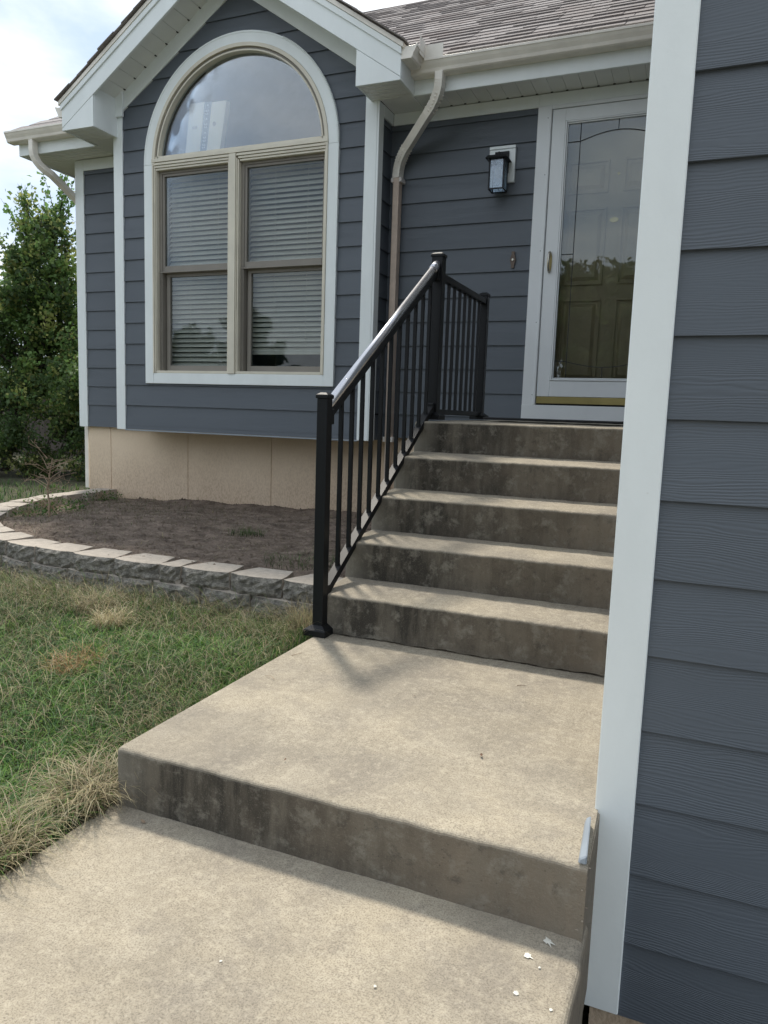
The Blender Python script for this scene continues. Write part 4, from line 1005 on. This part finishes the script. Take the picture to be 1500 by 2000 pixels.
def sample(n, x0, x1, y0, y1, keep):
    x = rng.uniform(x0, x1, n); y = rng.uniform(y0, y1, n); k = keep(x, y); return x[k], y[k]
keep = lambda x, y: (y < wallline(x)-.03) & (x < .0)
x, y = sample(125000, -3.6, 0, -1.3, 1.7, keep)
p = np.stack([x, y, gz(x, y)-.004], 1); n = len(x)
pt_ = patchy(x, y); straw = rng.random(n) < np.clip(.18+.55*(pt_-.64), .05, .65)
col = np.where(straw[:, None], pick(STRAW, n)*.8, pick(GREEN, n)*(.8+.5*np.clip(1-pt_, 0, 1))[:, None])
h = rng.uniform(.04, .105, n)*(1+.3*rng.random(n))*(1-.35*(y > wallline(x)-.5)); 
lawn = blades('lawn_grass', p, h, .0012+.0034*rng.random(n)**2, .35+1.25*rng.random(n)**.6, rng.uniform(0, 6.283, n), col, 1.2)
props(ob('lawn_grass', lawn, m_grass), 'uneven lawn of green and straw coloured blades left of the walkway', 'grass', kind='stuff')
x, y = sample(30000, -14, -3.4, -6, 7.5, lambda x, y: ~((y > wallline(np.clip(x, -4, 0))-.05) & (x > -4.35) & (y < 12)) & (x < 0) & ((y < 5.2) | (x > -4)))
x2, y2 = sample(14000, -3.6, 0, -6, -1.2, lambda x, y: x < -.02); x = np.r_[x, x2]; y = np.r_[y, y2]
n = len(x); p = np.stack([x, y, gz(x, y)-.004], 1)
props(ob('far_grass', blades('far_grass', p, rng.uniform(.06, .13, n), rng.uniform(.005, .010, n), rng.uniform(.3, 1.3, n), rng.uniform(0, 6.283, n), pick(GREEN, n), 1.2, 3), m_grass), 'coarser lawn grass spreading away to the left', 'grass', kind='stuff')
x, y = sample(5200, -2.9, -.02, -1.2, 1.35, lambda x, y: keep(x, y) & (patchy(x, y) < .42)); n = len(x)
lf = leafmesh(np.stack([x, y, gz(x, y)+.015+.035*rng.random(n)], 1), .020, pick(GREEN, n)*.95, 77)
props(ob('clover', lf, m_leaf), 'low clover and broad leaved weeds mixed into the lawn', 'clover', kind='stuff')
x = rng.uniform(-3, -.03, 9000); y = rng.uniform(-1.2, 1.4, 9000); k = keep(x, y); x = x[k]; y = y[k]; n = len(x)
props(ob('thatch', blades('thatch', np.stack([x, y, gz(x, y)+.02+.03*rng.random(n)], 1), rng.uniform(.05, .14, n), rng.uniform(.0010, .0022, n), rng.uniform(1.25, 1.62, n), rng.uniform(0, 6.28, n), pick(STRAW, n)*.9, .5, 4, .9), m_grass), 'dead clippings lying criss-cross over the lawn', 'thatch', kind='stuff')
# long dry grass along the wall foot
x = -rng.random(5200)**.9*3.3; y = wallline(x)-.05-rng.random(len(x))**1.3*.40; n = len(x); p = np.stack([x, y, gz(x, y)], 1)
st = rng.random(n) < .62; col = np.where(st[:, None], pick(STRAW, n)*.85, pick(GREEN, n)*.75)
az = rng.normal(-1.9, 1.3, n)
props(ob('long_grass', blades('long_grass', p, rng.uniform(.08, .22, n), rng.uniform(.0014, .0026, n), .5+1.1*rng.random(n)**.7, az, col, 1.3, 6), m_grass), 'long half dry grass leaning out from the foot of the retaining wall', 'grass', kind='stuff')
# dry fringe along the slab and walkway edge
a_ = rng.random(6500); x = -.02-rng.random(6500)**1.6*.30; y = -1.5+2.9*a_; k = (y < wallline(x)-.03); x = x[k]; y = y[k]; n = len(x)
st = rng.random(n) < np.where(y < .15, .72, .30); col = np.where(st[:, None], pick(STRAW, n), pick(GREEN, n)*.8)
hh = np.where(y < .1, rng.uniform(.05, .14, n), rng.uniform(.05, .11, n)); az = np.where(rng.random(n) < .35, rng.normal(-.35, .9, n), rng.uniform(0, 6.283, n)); p = np.stack([x, y, gz(x, y)], 1)
ln = np.where(y < .1, 1.05+.55*rng.random(n)**.6, .7+.8*rng.random(n)); far = (y > .12) & (x > -.10); ln = np.where(far, ln*.55, ln)
props(ob('edge_grass', blades('edge_grass', p, hh, rng.uniform(.0015, .0030, n), ln, az, col, 1.3, 5), m_grass), 'dry grass fringe lying over the edge of the walkway and slab', 'grass', kind='stuff')
# matted tufts of dead grass
def tuft(name, x0, y0, r, n, hmin, hmax, pal, label, zoff=0, lm=(.5, 1.5), seg=6, group='dead grass tufts in the lawn', cat='grass tuft', zf=gz, up_bias=0):
    a = rng.uniform(0, 6.283, n); q = r*np.sqrt(rng.random(n)); x = x0+q*np.cos(a); y = y0+q*np.sin(a); p = np.stack([x, y, zf(x, y)+zoff+rng.random(n)*.01], 1)
    o = ob(name, blades(name, p, rng.uniform(hmin, hmax, n), rng.uniform(.0016, .0030, n), rng.uniform(lm[0], lm[1], n), a+rng.normal(0, 1.7, n), pick(pal, n), 1.1, seg), m_grass)
    props(o, label, cat, group); return o
DRY = np.array([[.60,.52,.32],[.50,.40,.22],[.68,.60,.40]]); RUST = np.array([[.42,.24,.10],[.50,.34,.17],[.34,.18,.09]])
tuft('grass_tuft', -.93, 1.00, .06, 300, .05, .14, DRY, 'pale uprooted tuft of dead grass in the middle of the lawn', .02)
tuft('grass_tuft', -.72, .60, .10, 260, .04, .12, RUST, 'rusty brown flattened tuft nearest the slab corner', .01, (.9, 1.5))
tuft('grass_tuft', -1.18, 1.18, .10, 420, .06, .16, STRAW, 'straw coloured tuft near the foot of the retaining wall', .01, (.8, 1.5))
tuft('grass_tuft', -.05, -.02, .10, 520, .06, .19, STRAW*.95, 'heap of dry grass lying against the slab corner', .0, (1.05, 1.6))
tuft('grass_tuft', -.05, -.34, .11, 420, .07, .19, STRAW*.9, 'dry clump spilling onto the walkway at the left edge', .0, (.8, 1.5))
tuft('grass_tuft', -.09, 1.30, .10, 520, .07, .19, STRAW*.9, 'dry tuft beside the railing post at the wall end', .0, (.2, 1.2))
# bright sprout at the left edge
def weed(name, x0, y0, r, h, n, pal, label, zf, size=.02, cat='weed', group=None):
    a = rng.uniform(0, 6.283, n); q = r*np.sqrt(rng.random(n)); x = x0+q*np.cos(a); y = y0+q*np.sin(a); z = zf(x, y)+.01+rng.random(n)*h*(1-.6*q/r)
    t = thing(name, (x0, y0, float(zf(x0, y0))), label, cat, group)
    me = leafmesh(np.stack([x-x0, y-y0, z-float(zf(x0, y0))], 1), size, pick(pal, n), 5); ob('leaves', me, m_leaf, t, loc=(x0, y0, float(zf(x0, y0))))
    b = MB()
    for _ in range(max(4, n//12)):
        a = random.random()*6.28; q = r*random.random()*.8; b.tube([(0, 0, 0), (q*.5*math.cos(a), q*.5*math.sin(a), h*.5), (q*math.cos(a), q*math.sin(a), h*random.uniform(.6, 1))], [.0022, .0016, .0008], 4)
    ob('stems', b, m_twig, t, loc=(x0, y0, float(zf(x0, y0)))); return t
LIME = np.array([[.16,.30,.03],[.22,.36,.05],[.12,.24,.03]]); WEED = np.array([[.07,.13,.03],[.10,.17,.05],[.05,.09,.03]])
weed('sprout', -.09, -.27, .055, .09, 90, LIME, 'bright lime green sprout at the left edge by the walkway', gz, .022)
weed('weed', -3.45, 3.05, .30, .15, 420, WEED, 'leafy weeds along the left arm of the retaining wall', bed_z, .022, group='weeds in the planting bed')
weed('weed', -3.70, 3.85, .20, .13, 260, WEED*1.1, 'low weeds at the foot of the foundation corner', bed_z, .02, group='weeds in the planting bed')
weed('weed', -3.20, 2.60, .20, .10, 200, WEED, 'small weeds behind the curved wall end', bed_z, .018, group='weeds in the planting bed')
tuft('grass_tuft', -1.35, 2.72, .12, 160, .04, .09, WEED*1.1, 'sparse green tuft in the middle of the bare bed', 0, (.4, 1.4), 4, None, 'grass tuft', bed_z)
tuft('grass_tuft', -.50, 1.95, .20, 170, .04, .10, WEED*1.2, 'sparse green tuft in the bed behind the railing post', 0, (.6, 1.4), 4, None, 'grass tuft', bed_z)
x = rng.uniform(-3.9, -1.8, 5000); y = rng.uniform(2.0, 4.1, 5000); k = inside_bed(x, y, .12) & (rng.random(5000) < np.clip(.9-(x+3.9)*.45, .05, 1)); x = x[k]; y = y[k]; n = len(x)
col = np.where((rng.random(n) < .6)[:, None], pick(STRAW, n)*.55, pick(WEED, n)*.9)
props(ob('bed_grass', blades('bed_grass', np.stack([x, y, bed_z(x, y)], 1), rng.uniform(.02, .06, n), rng.uniform(.0018, .003, n), rng.uniform(.8, 1.5, n), rng.uniform(0, 6.28, n), col, 1.1, 3), m_grass), 'thin matted grass growing over the left part of the bed', 'grass', kind='stuff')
x = rng.uniform(-3.9, -.05, 2600); y = rng.uniform(1.6, 4.0, 2600); k = inside_bed(x, y, .2); x = x[k]; y = y[k]; n = len(x)
props(ob('bed_litter', blades('bed_litter', np.stack([x, y, bed_z(x, y)+.004+.008*rng.random(n)], 1), rng.uniform(.015, .07, n), rng.uniform(.0015, .0045, n), rng.uniform(1.4, 1.57, n), rng.uniform(0, 6.28, n), pick(STRAW, n)*rng.uniform(.3, .8, (n, 1)), .4, 3, .9), m_grass), 'dry straw and leaf scraps littering the planting bed', 'litter', kind='stuff')
# dead stalk plant
bx, by = -3.02, 2.62; bz = float(bed_z(bx, by))
random.seed(3)
dp = thing('dead_weed', (bx, by, bz), 'tall dead bare stalk with branching dry twigs standing in the bed', 'dead plant')
tb = MB(); st_ = [(0, 0, -.02), (.01, 0, .10), (-.02, .01, .20), (.01, .01, .33), (.03, .02, .44)]
tb.tube(st_, [.010, .008, .007, .005, .003], 6); ob('stem', tb, m_twig, dp, loc=(bx, by, bz))
tb = MB(); random.seed(3)
for i in range(26):
    z0 = random.uniform(.16, .48); a = random.uniform(0, 6.28); L_ = random.uniform(.10, .30); r0 = Vector((0, 0, z0)); dirv = Vector((math.cos(a), math.sin(a), random.uniform(-.1, .9)))
    p1 = r0+dirv*L_*.5; p2 = p1+(dirv+Vector((random.uniform(-.5,.5), random.uniform(-.5,.5), random.uniform(-.7,.3)))).normalized()*L_*.5
    tb.tube([tuple(r0), tuple(p1), tuple(p2)], [.003, .0022, .0012], 4)
    for _ in range(4):
        d2 = Vector((random.uniform(-1,1), random.uniform(-1,1), random.uniform(-.3,1))).normalized(); s0 = p1.lerp(p2, random.random()); tb.tube([tuple(s0), tuple(s0+d2*.05)], [.0014, .0006], 3)
        q = s0+d2*.05
        if random.random() < .5: clod(tb, q.x, q.y, q.z, .006)
ob('twigs', tb, m_twig, dp, loc=(bx, by, bz))
# fallen debris
def leaf_litter(x, y, z, s, a, mat, label):
    b = MB(); pts_ = [(0, -s), (.35*s, -.3*s), (.3*s, .3*s), (0, s), (-.3*s, .3*s), (-.35*s, -.3*s)]
    n = len(b.v); b.v += [(0, 0, .002)]+[(u*math.cos(a)-v*math.sin(a), u*math.sin(a)+v*math.cos(a), .001+.003*random.random()) for u, v in pts_]
    b.f = [(0, 1+i, 1+(i+1) % 6) for i in range(6)]
    o = ob('fallen_leaf', b, mat, loc=(x, y, z)); props(o, label, 'leaf', 'bits of leaf litter on the concrete')
m_ltr = plain('brown_leaf', (.12,.06,.03), .8, 0, .3, 60)
leaf_litter(.93, .385, h1+.008, .010, .4, m_ltr, 'dark leaf fragment in the middle of the slab')
leaf_litter(.15, -.045, .004, .012, 1.2, m_twig, 'pale dry leaf where grass meets the walkway below the slab corner')
leaf_litter(.62, .70, h1+.009, .006, 2.2, m_ltr, 'tiny dark leaf fragment in the shade streaks of the slab')
leaf_litter(.47, .13, h1+.005, .006, .2, m_ltr, 'tiny brown leaf fragment near the front left of the slab')
for i, (x, y, a, L_, lab) in enumerate([(.07, .86, .9, .05, 'thin dry twig on the slab below the railing post'), (.14, .62, 2.6, .045, 'thin curved straw on the left edge of the slab'), (.90, .95, .2, .03, 'short dark twig near the lowest riser')]):
    b = MB(); b.tube([(0, 0, .001), (L_*.5*math.cos(a), L_*.5*math.sin(a), .004), (L_*math.cos(a+.3), L_*math.sin(a+.3), .001)], [.0012, .001, .0006], 4); props(ob('twig', b, m_twig if i != 2 else m_ltr, loc=(x, y, h1+.010)), lab, 'twig', 'bits of leaf litter on the concrete')
# rubble in the gap below the garage corner
rb = MB()
for _ in range(160): clod(rb, random.uniform(1.28, 1.75), random.uniform(-.16, .26), -.46+random.uniform(0, .03), random.choice([.008, .012, .018]))
props(ob('gap_rubble', rb, m_dirt), 'dirt and rubble in the gap between walkway and garage wall', 'rubble', kind='stuff')
b = MB(); b.box(0, .07, 0, .03, 0, .02); o = ob('brick_scrap', b, m_red, loc=(1.325, .10, -.452), bevel=.003); o.rotation_euler = (.1, .2, -.5); props(o, 'dark red brick scrap under the garage corner board', 'brick')
b = MB()
for i in range(14): clod(b, GX0+.012+random.uniform(-.008, .010), -.005+random.uniform(-.012, .02), .16-i*.023, random.choice([.002, .003, .004]))
ob('caulk_crumbs', b, m_chip, house)
# ------------------------------------------------------------------ fence at the left rear
fen = thing('fence', (-9, 9.8, 0), 'tall dark weathered board fence in deep shade behind the trees', 'fence')
fbm = MB().box(-.068, .068, -.010, .010, 0, 1.75).mesh('board'); fbm.materials.append(m_fence)
for i in range(80):
    o = bpy.data.objects.new('board', fbm); link(o, fen, (-15.0+i*.143, 9.8+random.uniform(-.004, .004), -.08+random.uniform(-.01, .01))); 
ob('fence_rail', MB().box(-15, -3.6, 9.815, 9.85, .35, .44).box(-15, -3.6, 9.815, 9.85, 1.35, 1.44), m_fence, fen)
# ------------------------------------------------------------------ trees
def make_tree(loc, H, spread, ntw, lpt, seed, pal, lsz, label, group, trunkh=.25, lean=(0, 0), shoots=0, cat='tree', nstem=1):
    rs = random.Random(seed); t = thing('leafy_tree', loc, label, cat, group); tb = MB(); cent = []; cols = []
    rn = np.random.default_rng(seed)
    tips = []
    for s_ in range(nstem):
        a = rs.uniform(0, 6.28); b0 = Vector((.10*s_*math.cos(a), .10*s_*math.sin(a), -.1)); pts_ = [b0]; d_ = Vector((lean[0]+.25*math.cos(a)*(nstem > 1), lean[1]+.25*math.sin(a)*(nstem > 1), 1)).normalized()
        k = 7
        for i in range(k):
            d_ = (d_+Vector((rs.uniform(-.16, .16), rs.uniform(-.16, .16), .05))).normalized(); pts_.append(pts_[-1]+d_*H*.85/k)
        r0 = .018*H/ (nstem**.5)+.01
        tb.tube([tuple(q) for q in pts_], [r0*(1-.85*i/k) for i in range(k+1)], 7); tips.append((pts_, r0))
    nb = max(10, ntw//9)
    for i in range(nb):
        pts_, r0 = tips[i % nstem]; f = trunkh+(1-trunkh)*((i+.5)/nb)**.9; q = f*(len(pts_)-1); j = min(int(q), len(pts_)-2); p0 = pts_[j].lerp(pts_[j+1], q-j)
        a = i*2.399+rs.uniform(-.4, .4); L_ = spread*(1.05-.75*max(0, (f-.35))/.65)*rs.uniform(.7, 1.15)*(.75 if f < .3 else 1)
        d_ = Vector((math.cos(a), math.sin(a), rs.uniform(.15, .75)+.5*f)).normalized(); bp_ = [p0]
        for s in range(4): d_ = (d_+Vector((rs.uniform(-.25, .25), rs.uniform(-.25, .25), rs.uniform(-.12, .2)))).normalized(); bp_.append(bp_[-1]+d_*L_/4)
        rb_ = max(.006, r0*.42*(1-f*.6)); tb.tube([tuple(q) for q in bp_], [rb_, rb_*.75, rb_*.5, rb_*.3, rb_*.15], 5)
        for tw in range(9):
            g = rs.uniform(.25, 1)*4; jj = min(int(g), 3); s0 = bp_[jj].lerp(bp_[jj+1], g-jj); dd = (d_*.7+Vector((rs.uniform(-1, 1), rs.uniform(-1, 1), rs.uniform(-.5, .9)))).normalized(); tl_ = rs.uniform(.18, .42)*spread*.55
            e_ = s0+dd*tl_; tb.tube([tuple(s0), tuple(s0.lerp(e_, .5)+Vector((0, 0, .02))), tuple(e_)], [.005, .0035, .0015], 3)
            lp_ = int(lpt*(1-.72*max(0, f-.62)/.38)); u = rn.random(lp_)[:, None]; base = np.array(s0)[None]+(np.array(e_)-np.array(s0))[None]*u; base = base+rn.normal(0, .045+.02*spread, (lp_, 3)); cent.append(base)
            c_ = pal[rs.randrange(len(pal))]*rs.uniform(.7, 1.35); cols.append(np.repeat(c_[None], lp_, 0)*rn.uniform(.8, 1.25, (lp_, 1)))
    for s in range(shoots):
        pts_, r0 = tips[s % nstem]; p0 = pts_[-1-(s % 2)]; d_ = Vector((rs.uniform(-.55, .75), rs.uniform(-.3, .3), 1)).normalized(); L_ = rs.uniform(.5, 1.15)*(.6+.1*H); e_ = p0+d_*L_
        tb.tube([tuple(p0), tuple(p0.lerp(e_, .5)+Vector((.04, 0, 0))), tuple(e_)], [.008, .005, .002], 4)
        m_ = 46; u = rn.random(m_)[:, None]; base = np.array(p0)[None]+(np.array(e_)-np.array(p0))[None]*u+rn.normal(0, .035, (m_, 3)); cent.append(base); c_ = pal[0]*1.3; cols.append(np.repeat(c_[None], m_, 0)*rn.uniform(.8, 1.3, (m_, 1)))
    cent = np.concatenate(cent); cols = np.concatenate(cols)
    cent[:, 2] = np.maximum(cent[:, 2], .05)
    ob('trunk', tb, m_bark, t, loc=loc); ob('crown', leafmesh(cent, lsz, cols, seed), m_leaf, t, loc=loc); return t
TP = np.array([[.060,.105,.032],[.080,.130,.040],[.105,.155,.042],[.050,.080,.032],[.17,.185,.060]])*1.7
grp = 'leafy trees beside the house'
make_tree((-8.3, 6.6, -.05), 4.7, 1.05, 620, 38, 21, TP, .070, 'tallest tree at the left edge with wispy shoots against the sky', grp, .24, (0.02, 0), 14, nstem=2)
make_tree((-6.75, 6.9, -.05), 2.35, 1.05, 560, 40, 22, TP, .058, 'dense bushy tree close against the house corner', grp, .24, (0, 0), 12, nstem=3)
make_tree((-7.5, 7.9, -.05), 3.15, 1.45, 520, 38, 23, TP, .066, 'mid height tree between the tall one and the house', grp, .24, (0, 0), 6, nstem=2)
make_tree((-9.0, 6.6, -.05), 3.9, 1.6, 460, 38, 24, TP, .066, 'broad tree mostly beyond the left edge of the picture', grp, .24, (0, 0), 2, nstem=2)
make_tree((-7.0, 6.0, -.05), 1.15, .75, 200, 50, 41, TP*.7, .045, 'low dark shrub below the trees next to the house corner', 'dark shrubs under the trees', .08, cat='shrub', nstem=3)  # shrubs added with dimmed leaf colour to paint the deep shade below the trees
make_tree((-8.0, 6.0, -.05), 1.25, .85, 220, 50, 42, TP*.7, .045, 'low dark shrub below the trees at the left edge', 'dark shrubs under the trees', .08, cat='shrub', nstem=3)
make_tree((-6.1, 6.3, -.05), .95, .6, 160, 50, 43, TP*.7, .04, 'smallest dark shrub tucked behind the foundation corner', 'dark shrubs under the trees', .08, cat='shrub', nstem=3)
# trees across the yard, mirrored in the door and window glass
def copy_tree(o, loc, sc, rz, label):
    r = o.copy(); COL.objects.link(r); r.location = loc; r.scale = (sc, sc, sc); r.rotation_euler = (0, 0, rz); r['label'] = label; WL[r.name] = Vector(loc)
    for c in o.children:
        d_ = c.copy(); COL.objects.link(d_); d_.parent = r
    return r
far = make_tree((.2, -14.5, -.3), 8.6, 3.0, 560, 64, 31, TP*.45, .20, 'round tree across the yard mirrored in the right of the door glass', 'trees across the yard', .08, nstem=2)
for i, (x, y, s_, rz, lab) in enumerate([(-3.3, -15.5, .80, 1.2, 'lower tree across the yard left of the round one'), (-7.0, -16, .70, 2.5, 'third tree of the yard row'), (-10.4, -16, .62, .4, 'tree across the yard mirrored in the right sash of the window'),
                                         (-14.2, -16, .66, 3.3, 'tree across the yard mirrored in the left sash of the window'), (-18.2, -16, .60, 5.6, 'tree at the far left end of the yard row'), (5.2, -15.5, 1.05, 4.1, 'tallest tree of the yard row at its right end'), (-1.4, -18.5, .9, 5.1, 'second row tree filling the gap behind the round one')]):
    copy_tree(far, (x, y, -.3), s_, rz, lab)
# ------------------------------------------------------------------ garage roof (outside the frame)
gr = MB(); gr.prism([(R-.35, 3.50), (4.6, 5.9), (4.6, 5.87), (R-.35, 3.47)], 'x', .96, 8.0); gr.box(.96, 8.0, R-.33, R+.0, SOF+.0, SOF+.012)
o = ob('roof', gr, m_shing, house); o['label'] = 'garage roof above the picture'
trim('eave_fascia', MB().box(.96, 8.0, R-.345, R-.33, SOF-.012, 3.47))
